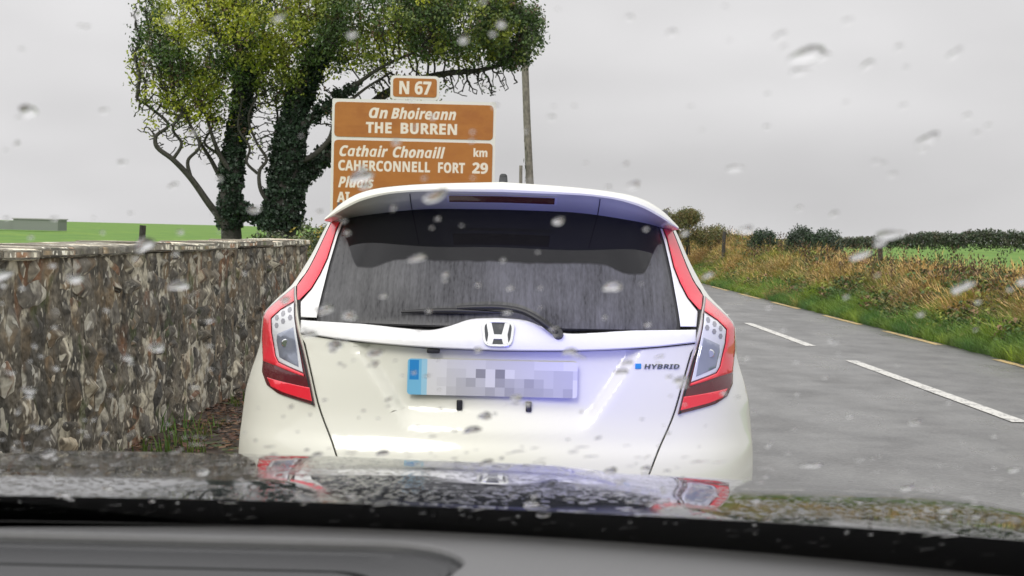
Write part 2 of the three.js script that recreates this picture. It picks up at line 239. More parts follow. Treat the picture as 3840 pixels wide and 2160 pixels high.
// ------------------------------------------------------------------ stone wall on the left
{
  const wall = thing('stone_wall', 'old rubble stone wall spotted with pale lichen along the left verge', 'wall', [-2.59, 0, -2.5]);
  wall.rotation.y = -0.033; // local -z runs along the wall, local +x faces the road
  const H = 1.175, LEN = 11.95;
  const map = tex(2048, 512, (u, v) => {
    const x = u * 4, y = v * 1.3, n = fbm(x * 6, y * 6, 1, 5), d = fbm(x * 22, y * 22, 2, 3), p = fbm(x * 2.1, y * 1.2, 6, 3);
    let c = [0.165, 0.15, 0.122].map((q) => q * (1 + 1.5 * n + 0.8 * d));
    const tan = smooth(0.04, 0.28, fbm(x * 3.3, y * 2.0, 7.7, 3) + 0.1 * d); c = c.map((q, i) => mix(q, [0.26, 0.19, 0.11][i] * (1 + 0.6 * d), tan * 0.8));
    const rust = smooth(0.15, 0.3, fbm(x * 2.6, y * 1.9, 14.2, 3)); c = c.map((q, i) => mix(q, [0.27, 0.13, 0.06][i] * (1 + 0.8 * d), rust * 0.75));
    const damp = smooth(0.02, 0.25, fbm(x * 2.4, y * 2.2, 19, 3)); c = c.map((q, i) => mix(q, [0.05, 0.05, 0.045][i] * (1 + d), damp * 0.7));
    const lich = smooth(0.05, 0.30, fbm(x * 6.5, y * 4.2, 3.3, 4) + 0.45 * p + 0.25 * d); c = c.map((q, i) => mix(q, [0.60, 0.57, 0.47][i] * (1 + 0.5 * d), lich * 0.9));
    const spot = smooth(0.20, 0.28, fbm(x * 22, y * 17, 5.1, 2) + 0.3 * p); c = c.map((q, i) => mix(q, [0.68, 0.66, 0.58][i], spot * 0.85));
    const moss = smooth(0.2, 0.38, fbm(x * 4, y * 4, 23, 3)) * 0.7; return c.map((q, i) => mix(q, [0.07, 0.095, 0.025][i], moss));
  }, { srgb: true });
  map.repeat.set(1 / 4, 1 / 1.3);
  const bump = tex(1024, 256, (u, v) => 0.5 + 0.9 * fbm(u * 60, v * 20, 1, 5)); bump.repeat.set(1 / 4, 1 / 1.3);
  const mats = [[1, 1, 1], [0.92, 0.9, 0.88], [1.15, 1.1, 1.02], [0.84, 0.83, 0.83], [1.22, 1.18, 1.1], [1.1, 1.0, 0.88]].map((color) => std({ map, color, roughness: 0.85, bumpMap: bump, bumpScale: 0.02 }));
  const core = new THREE.BoxGeometry(0.40, H, LEN, 1, 14, 140); core.translate(-0.022, H / 2, -LEN / 2); { const p = core.attributes.position; for (let i = 0; i < p.count; i++) if (p.getX(i) > 0) p.setX(i, p.getX(i) + 0.022 * fbm(p.getZ(i) * 5, p.getY(i) * 5, 2, 3)); core.computeVertexNormals(); }
  const uvw = (g, du = 0) => { const p = g.attributes.position, n = g.attributes.normal, uv = []; for (let i = 0; i < p.count; i++) uv.push(Math.abs(n.getZ(i)) > 0.7 ? p.getX(i) + du : p.getZ(i) + du, Math.abs(n.getY(i)) > 0.7 ? p.getX(i) : p.getY(i)); g.setAttribute('uv', new THREE.Float32BufferAttribute(uv, 2)); return g; };
  const mortar = std({ map, color: [0.95, 0.92, 0.86], roughness: 1, bumpMap: bump, bumpScale: 0.03 });
  put('mortar_core', uvw(core), mortar, wall);
  const R = rng(4242), rest = [];
  const stone = (z0, z1, y0, y1, x0) => {
    const g = new THREE.BoxGeometry(1, 1, 1, 1, 2, 3), p = g.attributes.position, s = R() * 50, dep = 0.022 + 0.05 * R() * R();
    const cz = (z0 + z1) / 2, cy = (y0 + y1) / 2, wz = z1 - z0, wy = y1 - y0;
    for (let i = 0; i < p.count; i++) {
      const a = p.getX(i), b = p.getY(i) * 2, c = p.getZ(i) * 2, r = 1 - 0.13 * (b * b * c * c) - 0.04 * noise(s + b * 1.3, c * 1.3, a * 2);
      const face = a > 0 ? dep * (1 - 0.75 * Math.max(b * b, c * c)) + 0.016 * noise(s + b, c, 3) : -0.06;
      p.setXYZ(i, x0 + face, cy + b * r * wy / 2 * (1 + 0.07 * noise(s, c * 2, 7)), -(cz + c * r * wz / 2 * (1 + 0.07 * noise(s, b * 2, 9))));
      const wy2 = p.getY(i), wz2 = p.getZ(i); p.setY(i, Math.min(H + 0.02, wy2 + 0.11 * noise(wz2 * 2.3, wy2 * 2.3, 1) + 0.03 * noise(wz2 * 7, wy2 * 7, 5))); p.setZ(i, wz2 + 0.12 * noise(wz2 * 2.5, wy2 * 2.5, 11));
    }
    g.computeVertexNormals(); return uvw(g, Math.floor(R() * 4) * 0.7);
  };
  let count = 0; const pieces = [];
  // courses climb and fall along the wall; stones of very different lengths
  let y = 0.0;
  while (y < H - 0.05) {
    const h = Math.min(0.12 + 0.12 * R(), H - y), hh = H - y - h < 0.07 ? H - y : h;
    let z = 0.2 * R();
    while (z < LEN - 0.04) {
      const w = Math.min(0.12 + 0.42 * R() * R() + 0.12 * R(), LEN - z), wob = 0.03 * noise(z * 1.3, y * 5, 2);
      if (hh > 0.15 && R() < 0.3) { const m = mix(0.4, 0.6, R()); pieces.push([z, z + w, y + wob, y + hh * m + wob], [z, z + w, y + hh * m + wob, y + hh + wob]); } else pieces.push([z, z + w, y + wob, y + hh + wob]);
      z += w;
    }
    y += hh;
  }
  const j = 0.012, seen = pieces.map((q, i) => [q, i, q[0] > 4.2 ? (q[1] - q[0]) * (q[3] - q[2]) : -1]).sort((a, b) => b[2] - a[2]);
  seen.forEach(([q, i], rank) => {
    const g = stone(q[0] + j, q[1] - j, q[2] + j, Math.min(q[3], H) - j * 0.6, 0.165);
    if (rank < 290) put('stone', g, mats[Math.floor(R() * mats.length)], wall); else rest.push(g);
  });
  if (rest.length) { const m = put('small_stones', mergeGeometries(rest), mats[0], wall); m.userData.kind = 'stuff'; }
  let z = 0; // flat coping stones bedded on top
  const cop = std({ map, color: [1.9, 1.9, 1.85], roughness: 0.85, bumpMap: bump, bumpScale: 0.012 });
  while (z < LEN) { const w = Math.min(0.42 + 0.4 * R(), LEN - z), g = new RoundedBoxGeometry(0.405 + 0.025 * R(), 0.05 + 0.014 * R(), w - 0.008, 1, 0.016); g.rotateZ(0.05 * (R() - 0.5)); g.rotateX(0.03 * (R() - 0.5)); g.translate(0.02 * (R() - 0.5), H + 0.024 + 0.014 * R(), -(z + w / 2)); put('coping_stone', uvw(g, R()), cop, wall); z += w; }
}
// growth at the end of the wall
bush('roadside_hedge', 'green roadside hedge with yellow flowers at the end of the stone wall', null, -2.5, 0, -16.6, [[-0.1, 0.55, 0, 0.5, 0.75, 0.9], [0.25, 0.7, -0.8, 0.5, 0.7, 0.8], [0.1, 0.75, -2.2, 0.6, 0.68, 0.9], [-0.45, 0.7, -1.2, 0.4, 0.6, 0.8]], 900, [[0.09, 0.12, 0.025], [0.06, 0.10, 0.025], [0.05, 0.075, 0.02], [0.10, 0.14, 0.03], [0.05, 0.085, 0.02], [0.09, 0.11, 0.03], [0.40, 0.30, 0.03]], 61, 0.045);
bush('bramble_hedge', 'low bushy growth between the two ivy trunks and the road sign', null, -4.1, 0, -24.5, [[0.9, 0.75, 0, 0.5, 0.55, 0.6], [1.6, 0.8, 0, 0.6, 0.6, 0.6], [0.05, 0.62, 0, 0.4, 0.5, 0.5], [2.3, 0.85, 0, 0.6, 0.55, 0.6]], 520, [[0.08, 0.12, 0.025], [0.06, 0.09, 0.025], [0.12, 0.13, 0.03], [0.05, 0.07, 0.02]], 71, 0.055);
{
  const t = put('leaning_fence_post', tube([[0, -0.2, 0], [0.01, 0.7, 0], [0.035, 1.335, 0]], (q, a) => 0.03 * (1 + 0.15 * Math.sin(2 * a)) + 0.004 * (1 - q), 8), barkMat, scene); t.position.set(-3.56, 0, -14); tag(t, 'leaning weathered wooden post behind the stone wall', 'post');
  const b = thing('farm_shed', 'low grey concrete shed on the left skyline', 'shed', [-64.3, 0, -200]); const grey = std({ color: [0.22, 0.24, 0.22], roughness: 0.9 });
  put('wall', new THREE.BoxGeometry(6, 1.45, 4).translate(0, 0.725, 0), grey, b); put('roof', new THREE.BoxGeometry(6.3, 0.14, 4.3).translate(0, 1.53, 0), std({ color: [0.36, 0.36, 0.36] }), b); put('lean_to', new THREE.BoxGeometry(5, 1.2, 3).translate(-5.4, 0.6, 0), grey, b);
}
{ // timber pole behind the tree
  const p = thing('utility_pole', 'tall weathered timber utility pole behind the road sign', 'pole', [0, 0, -40]);
  const wood = std({ map: tex(128, 512, (u, v) => { const n = tileFbm(u, v, 10, 4, 3), k = 0.19 * (1 + 0.9 * n); return [k, k * 0.9, k * 0.76]; }, { srgb: true }), roughness: 0.85 });
  put('shaft', tube([[0.62, -0.3, 0], [0.42, 2.6, 0], [0.30, 4.3, 0], [0.16, 6.6, 0], [0.12, 7.4, 0]], (t) => mix(0.115, 0.085, t), 12), wood, p);
  put('ivy_clump', (() => { const g = leafClump(46, 0.2, 0.08, 0.05, 5); g.scale(0.6, 4.2, 0.6).translate(0.34, 3.4, 0.03); return g; })(), std({ color: [0.05, 0.06, 0.03] }), p);
  put('stay_wire', tube([[0.20, 0, 0.4], [0.16, 3.15, 0.2]], () => 0.045, 8), wood, p);
  put('cross_arm', new THREE.BoxGeometry(1.2, 0.1, 0.1).translate(0.13, 7.1, 0), wood, p);
}

// ------------------------------------------------------------------ ivy-clad tree
{
  const tree = thing('ivy_clad_tree', 'wind-bent ivy-clad tree with two trunks and yellowing leaves behind the wall', 'tree', [0, 0, -27]);
  const R = rng(1717), Z = 0;
  const trunkA = [[-5.22, -0.2, 0], [-5.19, 1.11, 0], [-5.23, 1.5, 0.05], [-5.2, 1.9, 0.05], [-5.18, 2.35, 0], [-5.15, 2.71, -0.05], [-5.09, 3.15, -0.05], [-4.99, 3.6, 0], [-4.95, 4.1, 0.1], [-5.1, 4.7, 0.1]];
  const trunkB = [[-4.3, -0.2, 0.1], [-4.27, 1.19, 0.1], [-4.23, 1.57, 0.1], [-4.19, 2.0, 0.05], [-4.17, 2.44, 0], [-4.14, 2.88, 0], [-4.07, 3.32, 0], [-3.92, 3.83, 0], [-3.72, 4.34, -0.1], [-3.4, 4.9, -0.1]];
  const limbs = [
    [[-5.22, 1.2, 0.1], [-5.32, 1.42, 0.15], [-5.56, 1.76, 0.25], [-5.86, 2.19, 0.35], [-6.16, 2.51, 0.45], [-6.45, 2.74, 0.5], [-6.46, 2.92, 0.5], [-6.24, 3.12, 0.5], [-6.53, 3.4, 0.55], [-6.79, 3.58, 0.6]],
    [[-5.86, 2.19, 0.35], [-5.9, 2.5, 0.4], [-5.7, 2.75, 0.4], [-5.85, 3.1, 0.35], [-6.1, 3.5, 0.3]],
    [[-5.2, 1.95, 0], [-5.46, 2.3, -0.15], [-5.62, 2.55, -0.25], [-5.87, 2.91, -0.35], [-6.05, 3.2, -0.4], [-6.32, 3.55, -0.45]],
    [[-6.16, 2.51, 0.45], [-6.0, 2.8, 0.5], [-6.15, 3.05, 0.55], [-6.0, 3.4, 0.5], [-6.2, 3.8, 0.45]],
    [[-5.46, 2.3, -0.15], [-5.42, 2.6, -0.1], [-5.7, 2.85, -0.05], [-5.55, 3.2, 0], [-5.9, 3.6, 0]],
    [[-4.66, 2.3, 0.3], [-4.85, 2.5, 0.35], [-4.8, 2.75, 0.35], [-5.0, 3.1, 0.4], [-4.95, 3.6, 0.4]],
    [[-5.17, 2.3, 0.1], [-5.39, 2.67, 0.2], [-5.51, 2.99, 0.25], [-5.62, 3.35, 0.3], [-5.77, 3.7, 0.35]],
    [[-4.25, 1.6, 0.2], [-4.45, 1.78, 0.25], [-4.6, 2.02, 0.3], [-4.62, 2.36, 0.3], [-4.5, 2.55, 0.3], [-4.68, 2.85, 0.3], [-4.84, 3.3, 0.3], [-4.7, 3.7, 0.3]],
    [[-4.22, 2.05, -0.1], [-4.41, 2.44, -0.2], [-4.46, 2.8, -0.25], [-4.40, 3.24, -0.3], [-4.45, 3.65, -0.3]],
    [[-4.15, 2.05, -0.1], [-3.8, 2.4, -0.2], [-3.36, 2.86, -0.35], [-2.95, 3.4, -0.5], [-2.47, 3.86, -0.6], [-1.9, 4.13, -0.6], [-1.32, 4.28, -0.55], [-0.74, 4.34, -0.5], [-0.15, 4.5, -0.5]],
    [[-4.1, 3.0, 0.1], [-3.7, 3.36, 0.15], [-3.34, 3.65, 0.2], [-2.91, 3.96, 0.25], [-2.41, 4.3, 0.3], [-1.76, 4.6, 0.3]],
    [[-4.15, 2.5, 0], [-3.75, 2.62, 0.1], [-3.4, 2.95, 0.15], [-3.25, 3.4, 0.2], [-2.8, 3.85, 0.2], [-2.3, 4.2, 0.1]],
    [[-5.1, 1.75, 0], [-4.75, 1.52, 0.05], [-4.4, 1.35, 0.1]],
  ];
  const wob = (k) => (t, a) => k[0] * Math.pow(1 - t, 0.6) + k[1] + 0.035 * Math.sin(a * 3 + t * 9) * (k[0] > 0.12 ? 1 : 0);
  put('trunk', tube(curvePts(trunkA, 50), wob([0.15, 0.04]), 12), barkMat, tree);
  put('trunk', tube(curvePts(trunkB, 50), wob([0.24, 0.04]), 14), barkMat, tree);
  const rad = [0.085, 0.04, 0.06, 0.035, 0.035, 0.03, 0.055, 0.05, 0.045, 0.16, 0.09, 0.07, 0.16];
  limbs.forEach((l, i) => put('limb', tube(curvePts(l, 40), (t) => mix(rad[i], Math.max(0.018, rad[i] * 0.22), Math.pow(t, 0.7)), 8), barkMat, tree));
  // crown volumes [x, y, z, rx, ry, rz, leafiness]
  const vols = [[-5.5, 4.78, 0, 1.38, 1.12, 1.5, 1], [-4.3, 5.15, 0, 1.6, 1.30, 1.7, 1], [-2.7, 5.25, -0.1, 1.6, 1.08, 1.6, 1], [-1.1, 5.25, -0.2, 1.3, 0.85, 1.3, 1], [-0.15, 5.08, -0.3, 0.62, 0.68, 0.9, 1], [-6.5, 4.25, 0.2, 0.6, 0.75, 0.8, 0.55], [-5.75, 3.75, 0.1, 1.0, 0.55, 0.9, 0.65], [-6.45, 3.65, 0.3, 0.5, 0.5, 0.6, 0.4], [-6.75, 5.1, 0.1, 0.35, 0.5, 0.5, 0.3], [-4.3, 3.85, 0, 0.7, 0.4, 0.8, 0.5], [-0.9, 4.15, -0.4, 0.95, 0.35, 0.5, 0.08], [-6.2, 3.3, 0.2, 0.8, 0.6, 0.7, 0.08], [-5.6, 3.1, 0, 0.6, 0.7, 0.6, 0.08], [-4.65, 3.1, 0.1, 0.35, 0.8, 0.5, 0.05], [-3.3, 3.55, 0, 0.6, 0.5, 0.5, 0.08], [-2.0, 4.0, -0.2, 0.8, 0.3, 0.6, 0.1]];
  const inside = (x, y, z) => { let b = 0; for (const v of vols) { const d = ((x - v[0]) / v[3]) ** 2 + ((y - v[1]) / v[4]) ** 2 + ((z - v[2]) / v[5]) ** 2; if (d < 1) b = Math.max(b, v[6]); } return b; };
  const att = [];
  for (const v of vols) { const n = Math.round(260 * Math.cbrt(v[3] * v[4] * v[5]) * (v[6] < 0.7 ? 4.2 : 1)); for (let i = 0; i < n; i++) { const d = new THREE.Vector3(R() * 2 - 1, R() * 2 - 1, R() * 2 - 1); if (d.length() > 1) { i -= 0.5; continue; } att.push(new THREE.Vector3(v[0] + d.x * v[3], v[1] + d.y * v[4], v[2] + d.z * v[5])); } }
  const nodes = [];
  for (const l of [trunkA, trunkB, ...limbs]) { const pts = curvePts(l, 30); pts.forEach((p, i) => { if (i / 30 > 0.35) nodes.push({ p, par: -1, kids: 0, r: 0 }); }); }
  let alive = att;
  for (let it = 0; it < 60 && alive.length; it++) {
    const pull = new Map();
    for (const a of alive) { let best = -1, bd = 1.6; for (let i = 0; i < nodes.length; i++) { const q = nodes[i].p, dx = a.x - q.x, dy = a.y - q.y; if (Math.abs(dx) > bd || Math.abs(dy) > bd) continue; const d = Math.sqrt(dx * dx + dy * dy + (a.z - q.z) ** 2); if (d < bd) { bd = d; best = i; } } if (best >= 0) { const v = pull.get(best) ?? new THREE.Vector3(); v.add(a.clone().sub(nodes[best].p).normalize()); pull.set(best, v); } }
    const added = [];
    for (const [i, v] of pull) { v.normalize(); v.x += 0.7 * (R() - 0.5) + 0.12; v.y += 0.7 * (R() - 0.5); v.z += 0.7 * (R() - 0.5); v.normalize(); const p = nodes[i].p.clone().addScaledVector(v, 0.095); nodes.push({ p, par: i, kids: 0, r: 0 }); nodes[i].kids++; added.push(p); }
    alive = alive.filter((a) => !added.some((p) => p.distanceToSquared(a) < 0.017));
  }
  for (let i = nodes.length - 1; i >= 0; i--) { const n = nodes[i]; if (!n.r) n.r = 0.009; if (n.par >= 0) { const q = nodes[n.par]; q.r = Math.min(0.05, Math.pow(Math.pow(q.r, 2.4) + Math.pow(n.r, 2.4), 1 / 2.4)); } }
  const seg = []; for (const n of nodes) if (n.par >= 0) seg.push(tube([nodes[n.par].p, n.p], [Math.min(nodes[n.par].r, n.r * 1.5), n.r], 4));
  put('branches', mergeGeometries(seg), barkMat, tree).userData.kind = 'stuff';
  const leaves = [], clump = leafClump(14, 0.14, 0.058, 0.036, 88);
  const leaf = (p, dense) => {
    const g = noise(p.x * 0.9 + 2, p.y * 0.9, p.z * 0.9), h = noise(p.x * 2.6, p.y * 2.6, p.z * 2.6 + 4), v = 0.82 + 0.36 * R(), y = clamp(0.20 + 1.25 * g + 1.1 * h + 0.1 * (R() - 0.5) + 0.16 * (-3.4 - p.x) * 0.5);
    const c = R() < 0.06 ? [0.12, 0.07, 0.035] : [mix(0.065, 0.47, y), mix(0.125, 0.50, y), mix(0.022, 0.03, y)];
    leaves.push({ m: place(p.x, p.y, p.z, R() * 6, R() * 6, R() * 6, 0.75 + 0.6 * R()), c: c.map((q) => q * v) });
  };
  for (const n of nodes) if (n.par >= 0 && n.r < 0.028) { const b = inside(n.p.x, n.p.y, n.p.z); if (b > 0 && R() < b * 0.7) { const k = b > 0.5 ? 1 : 1; for (let i = 0; i < k; i++) leaf(new THREE.Vector3(n.p.x + 0.14 * (R() - 0.5), n.p.y + 0.14 * (R() - 0.5), n.p.z + 0.14 * (R() - 0.5))); } }
  for (let i = 0; i < 12500; i++) { const v = vols[Math.floor(R() * 5)], d = new THREE.Vector3(R() * 2 - 1, R() * 2 - 1, R() * 2 - 1), L = d.length(); if (L > 1 || L < 0.4) continue; const p = new THREE.Vector3(v[0] + d.x * v[3], v[1] + d.y * v[4], v[2] + d.z * v[5]); if (fbm(p.x * 1.9, p.y * 1.9, p.z * 1.9, 2) < -0.05) continue; leaf(p); }
  instances('crown', clump, leafMat, leaves, tree);
  // ivy on the trunks and the thick limb
  const ivy = []; const wrap = (pts, r0, r1, n, t0, t1) => { const c = new THREE.CatmullRomCurve3(pts.map((p) => new THREE.Vector3(...p))); for (let i = 0; i < n; i++) { const t = mix(t0, t1, R()), p = c.getPoint(t), a = R() * 6.28, r = mix(r0, r1, t) * (0.75 + 0.5 * R() + 0.35 * noise(p.y * 2.5, a, 4)); const v = 0.6 + 0.7 * R(); ivy.push({ m: place(p.x + r * Math.cos(a), p.y, p.z + r * Math.sin(a), R() * 6, R() * 6, R() * 6, 0.7 + 0.5 * R()), c: [0.022 * v, 0.045 * v, 0.024 * v] }); } };
  wrap(trunkA, 0.15, 0.13, 1250, 0.16, 0.95); wrap(trunkB, 0.34, 0.12, 1800, 0.14, 0.95); wrap(limbs[9], 0.2, 0.06, 420, 0.02, 0.45); wrap(limbs[12], 0.17, 0.17, 160, 0, 1); wrap(limbs[10], 0.1, 0.08, 160, 0, 0.6);
  instances('ivy', leafClump(10, 0.09, 0.07, 0.06, 89), std({ roughness: 0.5 }), ivy, tree);
}

// ------------------------------------------------------------------ brown tourist road sign
{
  const sign = thing('road_sign', 'large brown tourist road sign reading N67 and THE BURREN behind the white car', 'sign', [-1.59, 0, -23]);
  const white = std({ color: [0.72, 0.70, 0.68], roughness: 0.45 }), metal = std({ color: [0.35, 0.35, 0.36], metalness: 0.6, roughness: 0.5 });
  const rr = (x0, y0, x1, y1, r) => { const s = new THREE.Shape(); s.moveTo(x0 + r, y0); s.lineTo(x1 - r, y0); s.quadraticCurveTo(x1, y0, x1, y0 + r); s.lineTo(x1, y1 - r); s.quadraticCurveTo(x1, y1, x1 - r, y1); s.lineTo(x0 + r, y1); s.quadraticCurveTo(x0, y1, x0, y1 - r); s.lineTo(x0, y0 + r); s.quadraticCurveTo(x0, y0, x0 + r, y0); return s; };
  const slab = (x0, y0, x1, y1, r, z, d) => new THREE.ExtrudeGeometry(rr(x0, y0, x1, y1, r), { depth: d, bevelEnabled: false, curveSegments: 6 }).translate(0, 0, z);
  put('board', slab(-1.275, 0.62, 1.275, 3.365, 0.03, 0, 0.03), white, sign);
  const rp = put('route_plate', slab(-0.375, 3.375, 0.385, 3.745, 0.07, 0, 0.03), white, sign);
  const print = (x0, y0, x1, y1, r, z, draw, name, parent) => {
    const W = 1024, Hh = Math.round(W * (y1 - y0) / (x1 - x0)), cv = document.createElement('canvas'); cv.width = W; cv.height = Hh; const c = cv.getContext('2d'); const k = W / (x1 - x0);
    c.fillStyle = 'rgb(168,104,38)'; c.fillRect(0, 0, W, Hh);
    const Q = rng(Math.round(x0 * 1000 + y0 * 77 + 5000)); for (let i = 0; i < 420; i++) { c.fillStyle = Q() < 0.5 ? 'rgba(120,66,28,0.05)' : 'rgba(196,134,60,0.05)'; c.beginPath(); c.ellipse(Q() * W, Q() * Hh, 10 + 60 * Q(), 6 + 30 * Q(), 0, 0, 6.3); c.fill(); }
    c.fillStyle = 'rgb(226,216,204)'; c.textBaseline = 'alphabetic';
    const put2 = (s, x, y, size, w, italic) => { c.save(); c.translate((x - x0) * k, (y1 - y) * k); c.font = 'bold ' + Math.round(size * k) + 'px sans-serif'; const m = c.measureText(s.replace(/ɑ|Ɑ/g, 'o')).width * 1.02; c.transform((w * k) / m, 0, italic ? -0.22 : 0, 1, 0, 0);
      let x2 = 0; for (const part of s.split(/(ɑ|Ɑ)/)) { const big = part === 'Ɑ', f = size * k; // the single-storey a is a bowl with a straight stem
        if (big || part === 'ɑ') { c.save(); c.translate(x2, 0); if (big) c.scale(1.25, 1.3); c.fillText('o', 0, 0); const ow = c.measureText('o').width; c.fillRect(ow - f * 0.215, -f * 0.545, f * 0.17, f * 0.545); c.restore(); x2 += ow * (big ? 1.3 : 1.06); } else { c.lineWidth = f * 0.035; c.strokeStyle = c.fillStyle; c.strokeText(part, x2, 0); c.fillText(part, x2, 0); x2 += c.measureText(part).width; } }
      c.restore(); };
    draw(put2);
    const g = slab(x0, y0, x1, y1, r, z, 0.006), p = g.attributes.position, uv = []; for (let i = 0; i < p.count; i++) uv.push((p.getX(i) - x0) / (x1 - x0), (p.getY(i) - y0) / (y1 - y0)); g.setAttribute('uv', new THREE.Float32BufferAttribute(uv, 2));
    const t = new THREE.CanvasTexture(cv); t.colorSpace = THREE.SRGBColorSpace; return put(name, g, new THREE.MeshPhysicalMaterial({ map: t, roughness: 0.5 }), parent);
  };
  print(-0.335, 3.415, 0.345, 3.705, 0.05, 0.031, (t) => t('N 67', -0.255, 3.462, 0.27, 0.53), 'route_panel', rp);
  print(-1.235, 2.775, 1.235, 3.315, 0.07, 0.031, (t) => { t('Ɑn', -0.73, 3.075, 0.225, 0.28, true); t('Bhoireɑnn', -0.37, 3.075, 0.225, 1.03, true); t('THE', -0.745, 2.845, 0.225, 0.42); t('BURREN', -0.22, 2.845, 0.225, 0.93); }, 'destination_panel', sign);
  print(-1.235, 0.66, 1.235, 2.725, 0.07, 0.031, (t) => { t('Cɑthɑir', -1.17, 2.475, 0.225, 0.75, true); t('Chonɑill', -0.34, 2.475, 0.225, 0.82, true); t('km', 0.93, 2.515, 0.17, 0.24); t('CAHERCONNELL', -1.17, 2.255, 0.215, 1.47); t('FORT', 0.38, 2.255, 0.215, 0.44); t('29', 0.92, 2.255, 0.225, 0.26); t('Pluɑis', -1.17, 1.99, 0.225, 0.55, true); t('AI', -1.17, 1.76, 0.215, 0.2); }, 'distance_panel', sign);
  for (const x of [-0.85, 0.85]) put('post', new THREE.CylinderGeometry(0.045, 0.045, 3.1, 14).translate(x, 1.55, -0.06), metal, sign);
  for (const y of [1.0, 2.1, 3.0]) put('rail', new THREE.BoxGeometry(2.4, 0.05, 0.03).translate(0, y, -0.016), metal, sign);
}

